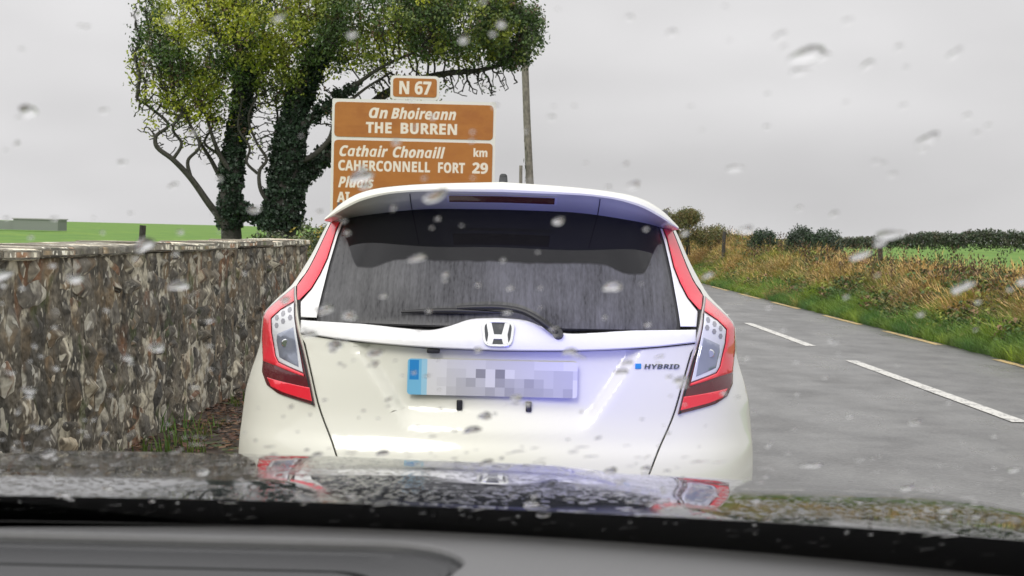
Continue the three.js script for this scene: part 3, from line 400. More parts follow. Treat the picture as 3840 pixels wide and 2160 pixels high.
// ------------------------------------------------------------------ white hatchback ahead (local frame: x right, y up, +z towards us)
{
  const car = thing('white_hatchback', 'white hatchback stopped close ahead, seen from behind', 'car', [-0.04, 0, -4.5]);
  const zc = table([[0.15, -0.10], [0.25, -0.04], [0.4, 0], [0.6, 0], [0.66, -0.008], [0.72, -0.03], [0.80, -0.045], [0.90, -0.052], [1.0, -0.06], [1.07, -0.085], [1.10, -0.105], [1.25, -0.235], [1.41, -0.385], [1.47, -0.45], [1.53, -0.55]]);
  const W = table([[0.15, 0.74], [0.3, 0.81], [0.5, 0.842], [0.62, 0.846], [0.8, 0.836], [0.88, 0.818], [0.935, 0.80], [0.98, 0.790], [1.06, 0.787], [1.10, 0.762], [1.165, 0.702], [1.21, 0.678], [1.27, 0.650], [1.385, 0.606], [1.42, 0.585], [1.46, 0.54], [1.49, 0.48], [1.51, 0.40], [1.53, 0.15]]);
  const surf = (x, y) => { const t = Math.min(1, Math.abs(x) / W(y)); return zc(y) - 0.09 * t * t - 0.22 * Math.pow(t, 8); };
  const seam = table([[0.15, 0.40], [0.5, 0.445], [0.665, 0.5], [0.763, 0.545], [0.803, 0.561], [0.898, 0.588], [1.025, 0.626], [1.117, 0.658], [1.166, 0.682], [1.19, 0.664], [1.212, 0.651], [1.255, 0.635], [1.381, 0.595], [1.41, 0.585]]);
  const paint = std({ color: [0.76, 0.755, 0.665], roughness: 0.35, clearcoat: 1, clearcoatRoughness: 0.06 });
  const pearl = std({ color: [0.78, 0.78, 0.775], roughness: 0.35, clearcoat: 1, clearcoatRoughness: 0.08 });
  const black = std({ color: [0.012, 0.012, 0.013], roughness: 0.45 }), gloss = std({ color: [0.01, 0.01, 0.012], roughness: 0.2, clearcoat: 1 });
  const chrome = std({ color: [0.78, 0.79, 0.80], metalness: 1, roughness: 0.16 });
  const red = std({ color: [0.78, 0.014, 0.035], roughness: 0.25, clearcoat: 1, clearcoatRoughness: 0.05 }), pink = std({ color: [0.82, 0.025, 0.055], roughness: 0.35, clearcoat: 0.35, clearcoatRoughness: 0.1 }), maroon = std({ color: [0.10, 0.006, 0.012], roughness: 0.2, clearcoat: 1 });
  const tess = new TessellateModifier(0.022, 11), tessFine = new TessellateModifier(0.012, 11);
  // a panel cut to an outline in (x, y), bent onto the car's skin; off = how far its face stands proud
  function panel(outline, off, th, { fn = surf, bevel = 0.0025, fine = false, holes = [], crease = 0.6 } = {}) {
    const s = new THREE.Shape(outline.map(([x, y]) => new THREE.Vector2(x, y))); holes.forEach((h) => s.holes.push(new THREE.Path(h.map(([x, y]) => new THREE.Vector2(x, y)))));
    let g = new THREE.ExtrudeGeometry(s, { depth: th - bevel, bevelEnabled: bevel > 0, bevelThickness: bevel, bevelSize: bevel, bevelOffset: -bevel, bevelSegments: 1, curveSegments: 6 });
    g.deleteAttribute('uv'); g.deleteAttribute('normal'); g = (fine ? tessFine : tess).modify(g);
    const p = g.attributes.position; for (let i = 0; i < p.count; i++) p.setZ(i, p.getZ(i) - th + off + fn(p.getX(i), p.getY(i)));
    g = toCreasedNormals(mergeVertices(g, 1e-5), crease);
    const q = g.attributes.position, uv = []; for (let i = 0; i < q.count; i++) uv.push(q.getX(i), q.getY(i)); g.setAttribute('uv', new THREE.Float32BufferAttribute(uv, 2)); return g;
  }
  const mir = (o) => o.map(([x, y]) => [-x, y]).reverse(), both = (right) => [...right, ...mir(right).filter(([x]) => x !== 0)];
  const smoothLine = (pts, n = 40) => new THREE.SplineCurve(pts.map(([x, y]) => new THREE.Vector2(x, y))).getPoints(n).map((v) => [v.x, v.y]);

  // --- body sides and rear quarters
  const ymax = table([[0.75, 0.74], [1.0, 0.98], [1.75, 1.45], [2.6, 1.6], [6, 1.6]]); // by distance from the nose
  const sideX = (y, z) => W(y) * mix(1, 0.86, smooth(-2.9, -3.95, z)) + 0.004;
  const NS = 16;
  for (const s of [-1, 1]) {
    const g = grid(14 + NS, 60, (i, j) => {
      const y = mix(0.18, 1.405, j / 60), a = seam(y), b = W(y);
      if (i === 0) return [s * a, y, surf(a, y) - 0.035];
      if (i <= 14) { const t = 1 - Math.pow(1 - (i - 1) / 13, 1.7), x = mix(a, b, t); return [s * x, y, surf(x, y)]; }
      const z = mix(surf(b, y), -3.97, Math.pow((i - 14) / NS, 1.5)), yy = Math.min(y, ymax(z + 3.97 + 0.6));
      return [s * sideX(yy, z), yy, z];
    });
    put('quarter_panel', toCreasedNormals(g, 0.9), paint, car);
    const win = grid(14, 8, (i, j) => { const z = -mix(0.75, 2.45, i / 14), y = mix(1.0, 1.37 - 0.1 * smooth(1.9, 2.45, -z), j / 8); return [s * (sideX(y, z) + 0.004), y, z]; });
    put('side_window', win, gloss, car);
  }
  const topY = table([[0, 1.526], [0.25, 1.514], [0.4, 1.499], [0.47, 1.482], [0.53, 1.452], [0.575, 1.415], [0.6, 1.388]]);
  put('roof', grid(36, 20, (i, j) => { const t = i / 18 - 1, x = Math.sign(t) * 0.602 * (1 - Math.pow(1 - Math.abs(t), 1.5)), z = -mix(0.55, 3.3, j / 20); return [x, Math.min(topY(Math.abs(x)) + 0.004 * smooth(0.55, 1.4, -z), ymax(z + 3.97 + 0.6)), z]; }), paint, car);
  put('front_end', grid(10, 10, (i, j) => { const x = mix(-0.73, 0.73, i / 10), t = j / 10; return [x, mix(0.74, 0.2, t), -3.96 - 0.1 * Math.cos(x * 1.8) * Math.sin(t * 3.1)]; }), paint, car);
  put('tailgate_frame', grid(24, 44, (i, j) => { const y = mix(0.45, 1.45, j / 44), x = (i / 12 - 1) * (seam(y) + 0.006); return [x, y, surf(x, y) - 0.034]; }), black, car);

  // --- tailgate
  const recess = (x, y) => { const hw = mix(0.30, 0.455, clamp((y - 0.76) / 0.23)); return 0.030 * smooth(0, 0.05, hw - Math.abs(x)) * smooth(0.735, 0.815, y); };
  const botTrim = [[0.630, 1.019], [0.433, 1.001], [0.23, 0.990], [0, 0.986]];
  const low = []; for (let y = 0.48; y < 1.01; y += 0.03) low.push([seam(y) - 0.0055, y]);
  put('tailgate', panel([...both([...low, ...botTrim])], 0, 0.03, { fn: (x, y) => surf(x, y) - recess(x, y), fine: false, crease: 0.5 }), paint, car);
  const trimTop = smoothLine([[0.628, 1.063], [0.433, 1.060], [0.31, 1.051], [0.215, 1.047], [0.15, 1.062], [0.085, 1.084], [0, 1.090]], 30), trimBot = smoothLine([[0, 0.991], [0.23, 0.995], [0.433, 1.006], [0.628, 1.024]], 16);
  put('garnish_bar', panel([...trimTop.filter(([x]) => x > 0.001), ...mir(trimTop), ...mir(trimBot).slice(0, -1), ...trimBot.filter(([x]) => x < 0.62), [0.628, 1.024]], 0.014, 0.04, { bevel: 0.004, crease: 0.8 }), pearl, car);

  // --- rear window: dark glass, wet below the spoiler's shelter
  const sideG = smoothLine([[0.562, 1.062], [0.565, 1.09], [0.561, 1.15], [0.552, 1.245], [0.529, 1.392], [0.522, 1.425]], 20), glassOut = both([...sideG, [0.3, 1.44], [0, 1.445]]);
  const wetLine = (x) => 1.262 - 0.03 * smooth(0.33, 0.42, Math.abs(x)) + 0.10 * smooth(0.46, 0.53, Math.abs(x)) + 0.004 * noise(x * 22, 3, 1);
  const GX = 1.2, GY = 0.45, gtex = (fn, o) => { const t = tex(1024, 512, (u, v) => fn((u - 0.5) * GX, 1.03 + v * GY), o); t.repeat.set(1 / GX, 1 / GY); t.offset.set(0.5, -1.03 / GY); return t; };
  const streak = (x, y) => fbm(x * 95, y * 9, 2, 3) * 1.1 + fbm(x * 170, y * 60, 5, 2) * 0.9;
  const film = (x, y) => smooth(0.004, -0.006, y - wetLine(x)) * clamp(0.70 + 0.55 * streak(x, y) + 0.8 * fbm(x * 6, y * 5, 9, 3), 0, 1.2);
  const glassMat = std({ map: gtex((x, y) => { const f = film(x, y); return [0.003 + 0.10 * f, 0.003 + 0.10 * f, 0.004 + 0.103 * f]; }, { srgb: true, repeat: false }), roughnessMap: gtex((x, y) => 0.05 + 0.55 * film(x, y), { repeat: false }), roughness: 1, ior: 1.33, bumpMap: gtex((x, y) => 0.5 + 0.4 * streak(x, y) * film(x, y), { repeat: false }), bumpScale: 0.0012 });
  put('window_seal', panel(glassOut.map(([x, y]) => [x * 1.022, y < 1.1 ? y - 0.004 : y]), -0.005, 0.02, { bevel: 0 }), black, car);
  put('rear_window', panel(glassOut, 0.0, 0.012, { bevel: 0, crease: 1.2 }), glassMat, car, 'dark rear window, wet and streaked with rain below the spoiler');

  // --- spoiler
  const te = table([[0, 1.486], [0.25, 1.482], [0.35, 1.474], [0.45, 1.452], [0.52, 1.421], [0.57, 1.393], [0.592, 1.381]]), yg = table([[0, 1.432], [0.2, 1.430], [0.48, 1.400], [0.56, 1.383], [0.595, 1.376]]);
  const zte = (x) => -0.27 - 0.15 * Math.pow(Math.abs(x) / 0.592, 3);
  const under = (x, t) => { const a = Math.abs(x); return [x, mix(te(a), yg(a), t), mix(zte(x) - 0.006, surf(x, yg(a)) - 0.004, t) + 0.012 * Math.sin(Math.PI * t)]; };
  put('spoiler', toCreasedNormals(grid(56, 13, (i, j) => {
    const x = (i / 28 - 1) * 0.592, a = Math.abs(x), z = zte(x), T = topY(a), e = te(a);
    if (j <= 4) return [x, T - 0.004 * (j / 4), mix(-0.64, z - 0.05, j / 4)];
    if (j === 5) return [x, T - 0.007, z - 0.026]; if (j === 6) return [x, mix(T, e, 0.42), z - 0.006]; if (j === 7) return [x, mix(T, e, 0.75), z + 0.001]; if (j === 8) return [x, e + 0.002, z - 0.001];
    return under(x, (j - 9) / 4);
  }), 0.7), paint, car);
  const patchOn = (x0, x1, t0, t1, lift) => grid(16, 3, (i, j) => { const p = under(mix(x0, x1, i / 16), mix(t0, t1, j / 3)); return [p[0], p[1] - lift * 0.5, p[2] + lift]; });
  const bl = put('high_brake_light', patchOn(-0.18, 0.18, 0.09, 0.56, 0.007), pearl, car); put('lens', patchOn(-0.172, 0.172, 0.14, 0.50, 0.0095), maroon, bl);
  for (const x of [-0.30, 0.32]) put('panel_joint', patchOn(x - 0.0015, x + 0.0015, 0.05, 0.98, 0.003), black, car);
  { // roof aerial
    const g = new RoundedBoxGeometry(0.036, 0.07, 0.11, 2, 0.012), p = g.attributes.position; for (let i = 0; i < p.count; i++) { const k = p.getY(i) > 0 ? 0.78 : 1; p.setX(i, p.getX(i) * k); p.setZ(i, p.getZ(i) * (p.getY(i) > 0 ? 0.4 : 1)); } g.computeVertexNormals(); put('roof_aerial', g.translate(0, 1.529, -0.72), std({ color: [0.03, 0.032, 0.035], roughness: 0.5 }), car);
  }
  // --- lights and side garnishes
  const hexAt = [[0.674, 1.092], [0.696, 1.079], [0.718, 1.064], [0.667, 1.069], [0.692, 1.056], [0.716, 1.040]];
  const clearMat = std({ color: [0.66, 0.67, 0.70], roughness: 0.2, clearcoat: 1 }), lensMat = std({ color: [0.30, 0.33, 0.42], roughness: 0.12, metalness: 0.45, clearcoat: 1 }), cellMat = std({ color: [0.22, 0.22, 0.25], roughness: 0.2, clearcoat: 1 });
  for (const s of [1, -1]) {
    const o = (pts) => (s > 0 ? pts : mir(pts));
    put('window_garnish', panel(o([[0.630, 1.072], [0.641, 1.118], [0.611, 1.158], [0.589, 1.205], [0.573, 1.255], [0.560, 1.345], [0.549, 1.383], [0.540, 1.383], [0.552, 1.33], [0.564, 1.245], [0.572, 1.15], [0.577, 1.073]]), 0.006, 0.03), pearl, car);
    put('upper_tail_light', panel(o([[0.655, 1.123], [0.675, 1.164], [0.667, 1.176], [0.645, 1.212], [0.629, 1.255], [0.606, 1.33], [0.589, 1.383], [0.553, 1.383], [0.564, 1.346], [0.578, 1.256], [0.594, 1.206], [0.616, 1.160], [0.648, 1.124]]), 0.010, 0.03, { fine: true }), pink, car);
    const lamp = put('tail_light', panel(o([[0.662, 1.118], [0.686, 1.162], [0.769, 1.088], [0.783, 1.062], [0.782, 0.984], [0.768, 0.93], [0.764, 0.887], [0.740, 0.850], [0.696, 0.829], [0.569, 0.801], [0.587, 0.875], [0.614, 0.967], [0.642, 1.045]]), 0.010, 0.035, { fine: true, bevel: 0.004 }), maroon, car);
    put('red_lens', panel(o([[0.667, 1.119], [0.687, 1.157], [0.767, 1.086], [0.780, 1.061], [0.779, 0.984], [0.764, 0.922], [0.708, 0.914], [0.607, 0.889], [0.609, 0.8975], [0.700, 0.925], [0.714, 0.944], [0.737, 1.018], [0.744, 1.060], [0.711, 1.091]]), 0.018, 0.012, { fine: true, bevel: 0.003 }), red, lamp);
    put('seal', panel(o([[0.660, 1.112], [0.671, 1.112], [0.651, 1.045], [0.622, 0.965], [0.595, 0.875], [0.579, 0.8035], [0.5715, 0.802], [0.589, 0.875], [0.616, 0.967], [0.644, 1.045]]), 0.0125, 0.004, { bevel: 0, fine: true }), black, lamp);
    put('reflector', panel(o([[0.587, 0.856], [0.740, 0.874], [0.722, 0.848], [0.675, 0.834], [0.577, 0.814]]), 0.016, 0.008, { bevel: 0.002 }), red, lamp);
    put('clear_cover', panel(o([[0.665, 1.113], [0.709, 1.087], [0.740, 1.058], [0.733, 1.018], [0.711, 0.945], [0.698, 0.928], [0.611, 0.902], [0.624, 0.955], [0.646, 1.045]]), 0.016, 0.008, { bevel: 0.002, fine: true }), clearMat, lamp);
    for (const [hx, hy] of hexAt) put('reflector_cell', panel(o(Array.from({ length: 6 }, (_, k) => [hx + 0.0085 * Math.cos(k * Math.PI / 3), hy + 0.0095 * Math.sin(k * Math.PI / 3)])), 0.0175, 0.004, { bevel: 0 }), cellMat, lamp);
    put('reversing_lens', panel(o([[0.652, 1.040], [0.711, 1.014], [0.712, 0.991], [0.697, 0.942], [0.626, 0.918], [0.637, 0.983]]), 0.0185, 0.006, { bevel: 0.0015 }), lensMat, lamp);
    put('reversing_bulb_holder', new THREE.CylinderGeometry(0.011, 0.014, 0.006, 12).rotateX(Math.PI / 2).translate(s * 0.676, 0.988, surf(0.676, 0.988) + 0.019), chrome, lamp);
  }
  // --- badge, plate, stops, wiper
  const emblem = new THREE.Group(); emblem.name = 'emblem'; emblem.position.set(0, 1.042, surf(0, 1.042) + 0.016); emblem.rotation.x = -0.3; car.add(emblem);
  const ringPts = (w, h, r, k) => { const q = []; for (let i = 0; i < 48; i++) { const a = i / 48 * 2 * Math.PI, c = Math.cos(a), n = Math.sin(a), e = 4.2, R = Math.pow(Math.pow(Math.abs(c) / w, e) + Math.pow(Math.abs(n) / h, e), -1 / e), y = R * n; q.push(new THREE.Vector2(R * c * (1 + k * y), y)); } return q; };
  const ex = (s, d, b = 0.0012) => new THREE.ExtrudeGeometry(s, { depth: d, bevelEnabled: true, bevelThickness: b, bevelSize: b, bevelSegments: 2 });
  put('backing', ex(new THREE.Shape(ringPts(0.046, 0.040, 0, 2.4)), 0.002), std({ color: [0.03, 0.035, 0.035], roughness: 0.3 }), emblem);
  const ring = new THREE.Shape(ringPts(0.048, 0.041, 0, 2.4)); ring.holes.push(new THREE.Path(ringPts(0.0415, 0.0355, 0, 2.4))); put('ring', ex(ring, 0.006), chrome, emblem);
  put('letter', ex(new THREE.Shape([[-0.036, 0.033], [-0.0215, 0.033], [-0.0125, -0.004], [0.0125, -0.004], [0.0215, 0.033], [0.036, 0.033], [0.029, -0.004], [0.033, -0.034], [0.0175, -0.034], [0.0135, -0.0175], [-0.0135, -0.0175], [-0.0175, -0.034], [-0.033, -0.034], [-0.029, -0.004]].map((p) => new THREE.Vector2(...p))), 0.006), chrome, emblem);

  const pw = 0.53, ph = 0.112, cv = document.createElement('canvas'); cv.width = 1024; cv.height = 216; const c = cv.getContext('2d');
  c.fillStyle = 'rgb(206,206,205)'; c.fillRect(0, 0, 1024, 216);
  const rows = ['ffeeeedddddeeeff', 'ffdde6f5fddccbbd', 'fedb9cf8ab8acbbf', 'ffcbbb9b8a99ab9f'], val = (h) => 90 + 8 * parseInt(h, 16);
  rows.forEach((r, j) => [...r].forEach((h, i) => { const k = val(h); c.fillStyle = `rgb(${k},${k},${k + 2})`; c.fillRect(1024 * (i + 1) / 17.5 + 60, j * 54, 60, 54); }));
  c.fillStyle = 'rgb(110,178,214)'; c.fillRect(0, 0, 118, 216); c.fillStyle = 'rgb(20,128,196)'; c.fillRect(12, 8, 56, 118); c.fillStyle = 'rgb(150,196,218)'; c.fillRect(84, 0, 34, 216);
  const pt = new THREE.CanvasTexture(cv); pt.colorSpace = THREE.SRGBColorSpace;
  const ps = new THREE.Shape(); { const r = 0.012, x = pw / 2, y = ph / 2; ps.moveTo(-x + r, -y); ps.lineTo(x - r, -y); ps.quadraticCurveTo(x, -y, x, -y + r); ps.lineTo(x, y - r); ps.quadraticCurveTo(x, y, x - r, y); ps.lineTo(-x + r, y); ps.quadraticCurveTo(-x, y, -x, y - r); ps.lineTo(-x, -y + r); ps.quadraticCurveTo(-x, -y, -x + r, -y); }
  const pg = new THREE.ExtrudeGeometry(ps, { depth: 0.004, bevelEnabled: false }), pp = pg.attributes.position, puv = []; for (let i = 0; i < pp.count; i++) puv.push(pp.getX(i) / pw + 0.5, pp.getY(i) / ph + 0.5); pg.setAttribute('uv', new THREE.Float32BufferAttribute(puv, 2));
  const plate = put('number_plate', pg, new THREE.MeshPhysicalMaterial({ map: pt, roughness: 0.4 }), car, 'number plate with a blue band at its left end and blurred characters'); plate.position.set(-0.014, 0.902, surf(0, 0.9) - 0.018); plate.rotation.x = -0.06;
  put('plate_holder', new RoundedBoxGeometry(0.515, 0.104, 0.016, 2, 0.004).translate(-0.014, 0.902, surf(0, 0.9) - 0.0275), black, car);
  for (const x of [-0.115, 0.101]) put('rubber_stop', new RoundedBoxGeometry(0.018, 0.031, 0.014, 2, 0.003).translate(x, 0.816, surf(x, 0.816) - recess(x, 0.816) + 0.006), black, car);
  put('plate_lamp', new RoundedBoxGeometry(0.04, 0.014, 0.02, 2, 0.004).translate(-0.2, 0.983, surf(0.2, 0.983) - 0.008), black, car);
  const on = (x, y, k) => [x, y, surf(x, y) + k];
  const wiper = put('wiper', tube(curvePts([on(0.186, 1.046, 0.02), on(0.168, 1.058, 0.032), on(0.125, 1.088, 0.04), on(0.075, 1.112, 0.04), on(0.01, 1.122, 0.036), on(-0.07, 1.121, 0.03), on(-0.13, 1.117, 0.022)], 40), (t) => mix(0.0125, 0.007, t), 10), black, car);
  put('pivot_cap', new THREE.CylinderGeometry(0.014, 0.018, 0.028, 18).rotateX(1.2).translate(...on(0.187, 1.046, 0.02)), black, wiper);
  put('blade', tube(curvePts([on(-0.306, 1.100, 0.012), on(-0.2, 1.106, 0.014), on(-0.09, 1.108, 0.015), on(0.02, 1.106, 0.012)], 24), (t) => 0.0035 + 0.006 * Math.sin(Math.PI * t), 8), black, wiper);
  // --- wheels
  const tyreG = new THREE.LatheGeometry([[0.17, -0.085], [0.27, -0.095], [0.30, -0.075], [0.302, 0.075], [0.27, 0.095], [0.17, 0.085]].map((q) => new THREE.Vector2(...q)), 36).rotateZ(Math.PI / 2), rimG = new THREE.CylinderGeometry(0.19, 0.19, 0.14, 24).rotateZ(Math.PI / 2);
  for (const [x, z] of [[-0.74, -0.68], [0.74, -0.68], [-0.74, -3.2], [0.74, -3.2]]) { const w = put('wheel', tyreG, black, car); w.position.set(x, 0.302, z); put('rim', rimG, chrome, w); }

  // small lettering on the right of the tailgate
  const { FontLoader } = await import('three/addons/loaders/FontLoader.js'); const { TextGeometry } = await import('three/addons/geometries/TextGeometry.js');
  const font = await new FontLoader().loadAsync('fonts/droid/droid_sans_bold.typeface.json');
  const bz = surf(0.51, 0.95) + 0.001, yaw = Math.atan2(surf(0.44, 0.95) - surf(0.58, 0.95), 0.14);
  const txt = new TextGeometry('HYBRID', { font, size: 0.0145, depth: 0.002, curveSegments: 3 }); txt.computeBoundingBox(); const tw = txt.boundingBox.max.x; txt.scale(0.118 / tw, 1, 1); txt.applyMatrix4(new THREE.Matrix4().makeShear(0, 0, 0.25, 0, 0, 0));
  const b1 = put('badge_lettering', txt, std({ color: [0.16, 0.18, 0.20], metalness: 0.7, roughness: 0.3 }), car); b1.position.set(0.456, 0.9425, surf(0.456, 0.95) + 0.005); b1.rotation.y = yaw;
  const b2 = put('badge_mark', new RoundedBoxGeometry(0.02, 0.017, 0.004, 2, 0.0018), std({ color: [0.02, 0.27, 0.62], roughness: 0.3, clearcoat: 1 }), car); b2.position.set(0.440, 0.950, surf(0.44, 0.95) + 0.002); b2.rotation.y = yaw;
}

// ------------------------------------------------------------------ the car we sit in: wet bonnet, windscreen, dashboard
{
  const own = thing('dark_grey_car', 'dark grey car we look out of, its wet bonnet and dashboard in the foreground', 'car', [0, 0, 0]);
  const zb = (x) => 0.852 - (x > -0.14 ? 0.52 : 0.16) * (x + 0.14) * (x + 0.14);
  // bonnet
  const slope = table([[0.8, 4.5], [1.0, 4.9], [1.3, 5.7], [1.5, 6.6], [1.62, 8.2], [1.72, 12], [1.85, 28], [1.97, 60], [2.02, 84]]);
  const zs = [], ys = []; let y = 1.177, z = 0.855; while (z < 2.02) { zs.push(z); ys.push(y); const a = slope(z) * Math.PI / 180, ds = 0.012; z += ds * Math.cos(a); y -= ds * Math.sin(a); }
  const bonnetY = table(zs.map((q, i) => [q, ys[i]]));
  const lift = (x, q) => -0.016 * ((x + 0.3) / 0.9) ** 2 - 0.05 * smooth(0.42, 0.72, x) - 0.05 * smooth(-1.0, -1.3, x) + 0.006 * smooth(0.05, -0.04, Math.abs(x + 0.22) - 0.3 - 0.1 * (1.7 - q)) * smooth(0.9, 1.2, q);
  const wet = (() => { // separate beads of rain standing on the paint, from 1 to 8 mm across
    const N = 2048, h = new Float32Array(N * N), Q = rng(808);
    for (let i = 0; i < 32000; i++) {
      const big = Q() < 0.12, r = big ? 3.5 + 3 * Q() : 1.4 + 1.9 * Q(), cx = Q() * N, cy = Q() * N, k = 1 + 0.6 * Q(), hh = Math.min(1, r / 6);
      if (fbm(cx / N * 7, cy / N * 7, 5, 2) < -0.12 && !big) continue;
      for (let y = Math.floor(cy - r * k - 1); y <= cy + r * k + 1; y++) for (let x = Math.floor(cx - r - 1); x <= cx + r + 1; x++) { const d = ((x - cx) / r) ** 2 + ((y - cy) / (r * k)) ** 2; if (d < 1) { const o = ((y + N) % N) * N + ((x + N) % N); h[o] = Math.max(h[o], hh * Math.sqrt(1 - d)); } }
    }
    return tex(N, N, (u, v) => h[Math.floor(v * N) * N + Math.floor(u * N)]);
  })(); wet.repeat.set(1 / 1.1, 1 / 1.1);
  const wrgh = tex(512, 512, (u, v) => 0.01 + 0.09 * clamp(0.4 + 1.2 * fbm(u * 14, v * 14, 2, 4))); wrgh.repeat.set(1 / 1.1, 1 / 1.1);
  const bonnetMat = std({ color: [0.022, 0.024, 0.027], roughness: 1, roughnessMap: wrgh, bumpMap: wet, bumpScale: 0.0012, ior: 1.5, clearcoat: 0 });
  put('bonnet', grid(72, zs.length - 1, (i, j) => { const x = mix(-1.25, 0.66, i / 72); return [x, ys[j] + lift(x, zs[j]), -zs[j] + 0.10 * ((x + 0.3) / 0.95) ** 2 * smooth(1.2, 2, zs[j])]; }), bonnetMat, own, 'wet dark bonnet covered with beads of rain');
  const dark = std({ color: [0.03, 0.032, 0.035], roughness: 0.4, clearcoat: 1 }), blackp = std({ color: [0.008, 0.008, 0.009], roughness: 0.55 });
  put('front_bumper', grid(24, 10, (i, j) => { const x = mix(-1.25, 0.66, i / 24), t = j / 10; return [x, mix(ys[ys.length - 1] - 0.01, 0.28, t) - 0.02, -2.03 - 0.06 * Math.sin(t * 2.6) + 0.10 * ((x + 0.3) / 0.95) ** 2]; }), dark, own);
  // windscreen, curved, leaning back over the dashboard
  const A = 0.5236, at = (x, t, off = 0) => [x, 1.183 + t * Math.sin(A) + off * Math.cos(A) + 0.012 * Math.sin(t * 2.4), -(zb(x) - t * Math.cos(A)) - off * Math.sin(A)];
  const glass = new THREE.MeshPhysicalMaterial({ color: 0xffffff, transmission: 1, roughness: 0, thickness: 0, ior: 1.3, specularIntensity: 0.3 });
  const ws = put('windscreen', grid(36, 20, (i, j) => at(mix(-1.1, 0.56, i / 36), mix(0.0, 0.74, j / 20))), glass, own, 'rain-spotted windscreen');
  put('wiper_cowl', grid(48, 3, (i, j) => { const x = mix(-1.1, 0.56, i / 48), w = 0.0355 + 0.0145 * smooth(-0.05, 0.32, x); return at(x, mix(-0.035, w - 0.0105, j / 3), 0.008); }), std({ color: [0.004, 0.004, 0.005], roughness: 0.9, specularIntensity: 0.3 }), own);
  // roof and pillars above us
  put('roof', new RoundedBoxGeometry(1.62, 0.07, 2.0, 2, 0.03).translate(-0.28, 1.6, 0.86), std({ color: [0.30, 0.29, 0.28], roughness: 0.9 }), own);
  for (const x of [-1.1, 0.56]) put('windscreen_pillar', tube([at(x, -0.05), at(x, 0.35), at(x, 0.76)], [0.04, 0.035, 0.035], 10), dark, own);
  // dashboard with the sunken tray
  const grain = tex(512, 512, (u, v) => 0.5 + 0.5 * tileFbm(u, v, 70, 2, 3)); grain.repeat.set(8, 8);
  const soft = std({ color: [0.16, 0.16, 0.162], roughness: 0.62, bumpMap: grain, bumpScale: 0.0004 }), trayMat = std({ color: [0.045, 0.046, 0.048], roughness: 0.5, bumpMap: grain, bumpScale: 0.0003 });
  const top = 1.185, corner = (inset) => { // tray outline: its far right corner is round, the rest lies out of view
    const x1 = -0.022 - inset, z1 = 0.819 - inset, r = Math.max(0.01, 0.05 - inset * 0.6), q = [[-1.0, z1 - 0.02]]; for (let k = 0; k <= 10; k++) q.push([mix(-1, x1 - r, k / 10), z1 + 0.012 * (-(x1 - r) - mix(1, -(x1 - r), k / 10)) * 0.2]);
    for (let k = 1; k <= 14; k++) { const a = Math.PI / 2 * (1 - k / 14); q.push([x1 - r + r * Math.cos(a), z1 - r + r * Math.sin(a)]); }
    for (let k = 1; k <= 6; k++) q.push([x1 - 0.25 * (k / 6) * 0.25 * 1.2, mix(z1 - r, 0.45, k / 6)]); return q;
  };
  const outer = corner(0), shape = new THREE.Shape(); const far = []; for (let i = 0; i <= 40; i++) { const x = mix(-1.05, 0.55, i / 40); far.push([x, zb(x) + 0.004]); }
  [...far, [0.55, 0.35], ...outer.slice().reverse().map((q) => (q[1] < 0.451 ? [q[0], 0.35] : q)), [-1.05, outer[0][1]]].forEach(([x, q], i) => (i ? shape.lineTo(x, q) : shape.moveTo(x, q)));
  const dg = new THREE.ExtrudeGeometry(shape, { depth: 0.02, bevelEnabled: true, bevelThickness: 0.003, bevelSize: 0.003, bevelOffset: -0.003, bevelSegments: 2 }); dg.rotateX(-Math.PI / 2).translate(0, top - 0.023, 0);
  const dash = put('dashboard', dg, soft, own, 'dark grey soft-touch dashboard top');
  const prof = [[0.0, -0.003], [0.001, -0.0058], [0.006, -0.0066], [0.0075, -0.0048], [0.011, -0.0048], [0.013, -0.0060], [0.030, -0.0063], [0.046, -0.0068], [0.047, -0.03], [0.053, -0.03], [0.054, -0.006], [0.058, -0.006], [0.16, -0.012]];
  const rings = prof.map(([ins, h]) => corner(ins).map(([x, q]) => [x, top + h, -q]));
  put('sunken_tray', toCreasedNormals(grid(outer.length - 1, rings.length - 1, (i, j) => rings[j][i]), 0.5), trayMat, dash);
  // blue emergency light in the grille: its glow falls on the white car
  const lamp = put('blue_strobe_light', new RoundedBoxGeometry(0.16, 0.045, 0.03, 3, 0.012).translate(0.34, 0.74, -2.12), new THREE.MeshPhysicalMaterial({ color: new THREE.Color(0.02, 0.03, 0.4), emissive: new THREE.Color(0.08, 0.09, 1), emissiveIntensity: 3, roughness: 0.3 }), own);
  const spot = new THREE.SpotLight(new THREE.Color(0.13, 0.13, 1), 13, 0, 0.36, 1, 2); spot.position.set(0.34, 0.74, -2.16); spot.target.position.set(0.45, 1.36, -4.6); spot.castShadow = true; spot.shadow.radius = 3; own.add(spot, spot.target);

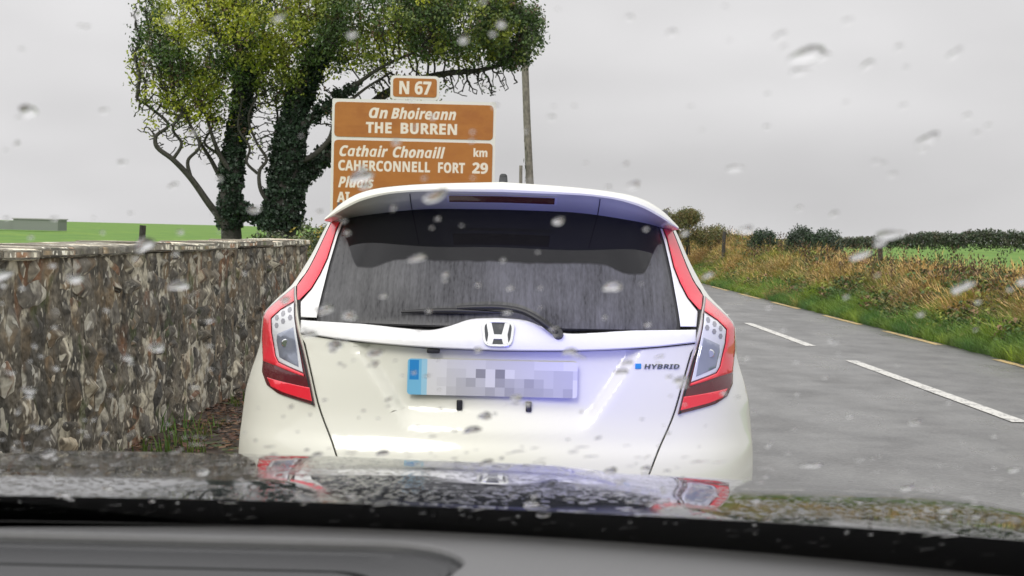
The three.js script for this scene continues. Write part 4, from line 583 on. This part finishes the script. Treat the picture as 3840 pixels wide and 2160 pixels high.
  // rain on the outside of the windscreen
  const R = rng(611), lens = new THREE.SphereGeometry(1, 14, 7, 0, Math.PI * 2, 0, Math.PI / 2); const cap = new THREE.CircleGeometry(1, 14).rotateX(Math.PI / 2); const dropG = mergeVertices(mergeGeometries([lens, cap]), 1e-4); { dropG.deleteAttribute('uv'); const p = dropG.attributes.position; for (let i = 0; i < p.count; i++) { const x = p.getX(i), q = p.getZ(i), L = Math.hypot(x, q), a = Math.atan2(q, x), k = L > 0.01 ? 1 + 0.38 * noise(Math.cos(a) * 1.3 + 4, Math.sin(a) * 1.3, 2) : 1; p.setX(i, x * k); p.setZ(i, q * k); } } const dropM = mergeVertices(dropG, 1e-4); dropM.computeVertexNormals();
  const water = new THREE.MeshPhysicalMaterial({ color: 0xffffff, transmission: 1, roughness: 0, thickness: 0.003, ior: 1.33 });
  const list = [], Nn = new THREE.Vector3(0, Math.cos(A), -Math.sin(A)), Rt = new THREE.Vector3(1, 0, 0), Up = new THREE.Vector3().crossVectors(Rt, Nn).negate();
  const add = (x, t, w, l, ang) => { const p = at(x, t, 0.0012), d = new THREE.Vector3().addScaledVector(Rt, Math.cos(ang)).addScaledVector(Up, Math.sin(ang)), e = new THREE.Vector3().crossVectors(d, Nn); list.push({ m: new THREE.Matrix4().makeBasis(d.multiplyScalar(l), Nn.clone().multiplyScalar(Math.min(w, l) * (0.24 + 0.22 * R())), e.multiplyScalar(w)).setPosition(...p) }); };
  for (let i = 0; i < 760; i++) { const t = 0.02 + 0.5 * R(), x = -0.36 + 0.72 * R(), big = R() < 0.16, r = (big ? 0.0018 + 0.002 * R() : 0.0005 + 0.0009 * R()); add(x, t, r, r * (1.1 + (R() < 0.4 ? 1.5 * R() : 0.5 * R())), (R() < 0.7 ? -0.95 : -0.45) + 0.6 * (R() - 0.5) + (R() < 0.5 ? Math.PI : 0)); if (big && R() < 0.35) add(x + r * (R() - 0.5), t - r * (1.6 + R()), r * 0.5, r * 0.8, -1.2 + R()); }
  for (let i = 0; i < 260; i++) { const t = 0.01 + 0.13 * R(), x = -0.3 + 0.55 * R(), r = 0.0004 + 0.0005 * R(); add(x, t, r, r * (2 + 4 * R()), -0.3 + 0.4 * (R() - 0.5)); }
  tag(instances('raindrops', dropM, water, list, scene), 'raindrops scattered over the outside of the windscreen', 'raindrops');
}
scene.traverse((o) => { if (o.isMesh) { o.castShadow = o.receiveShadow = true; } });
renderer.render(scene, camera);
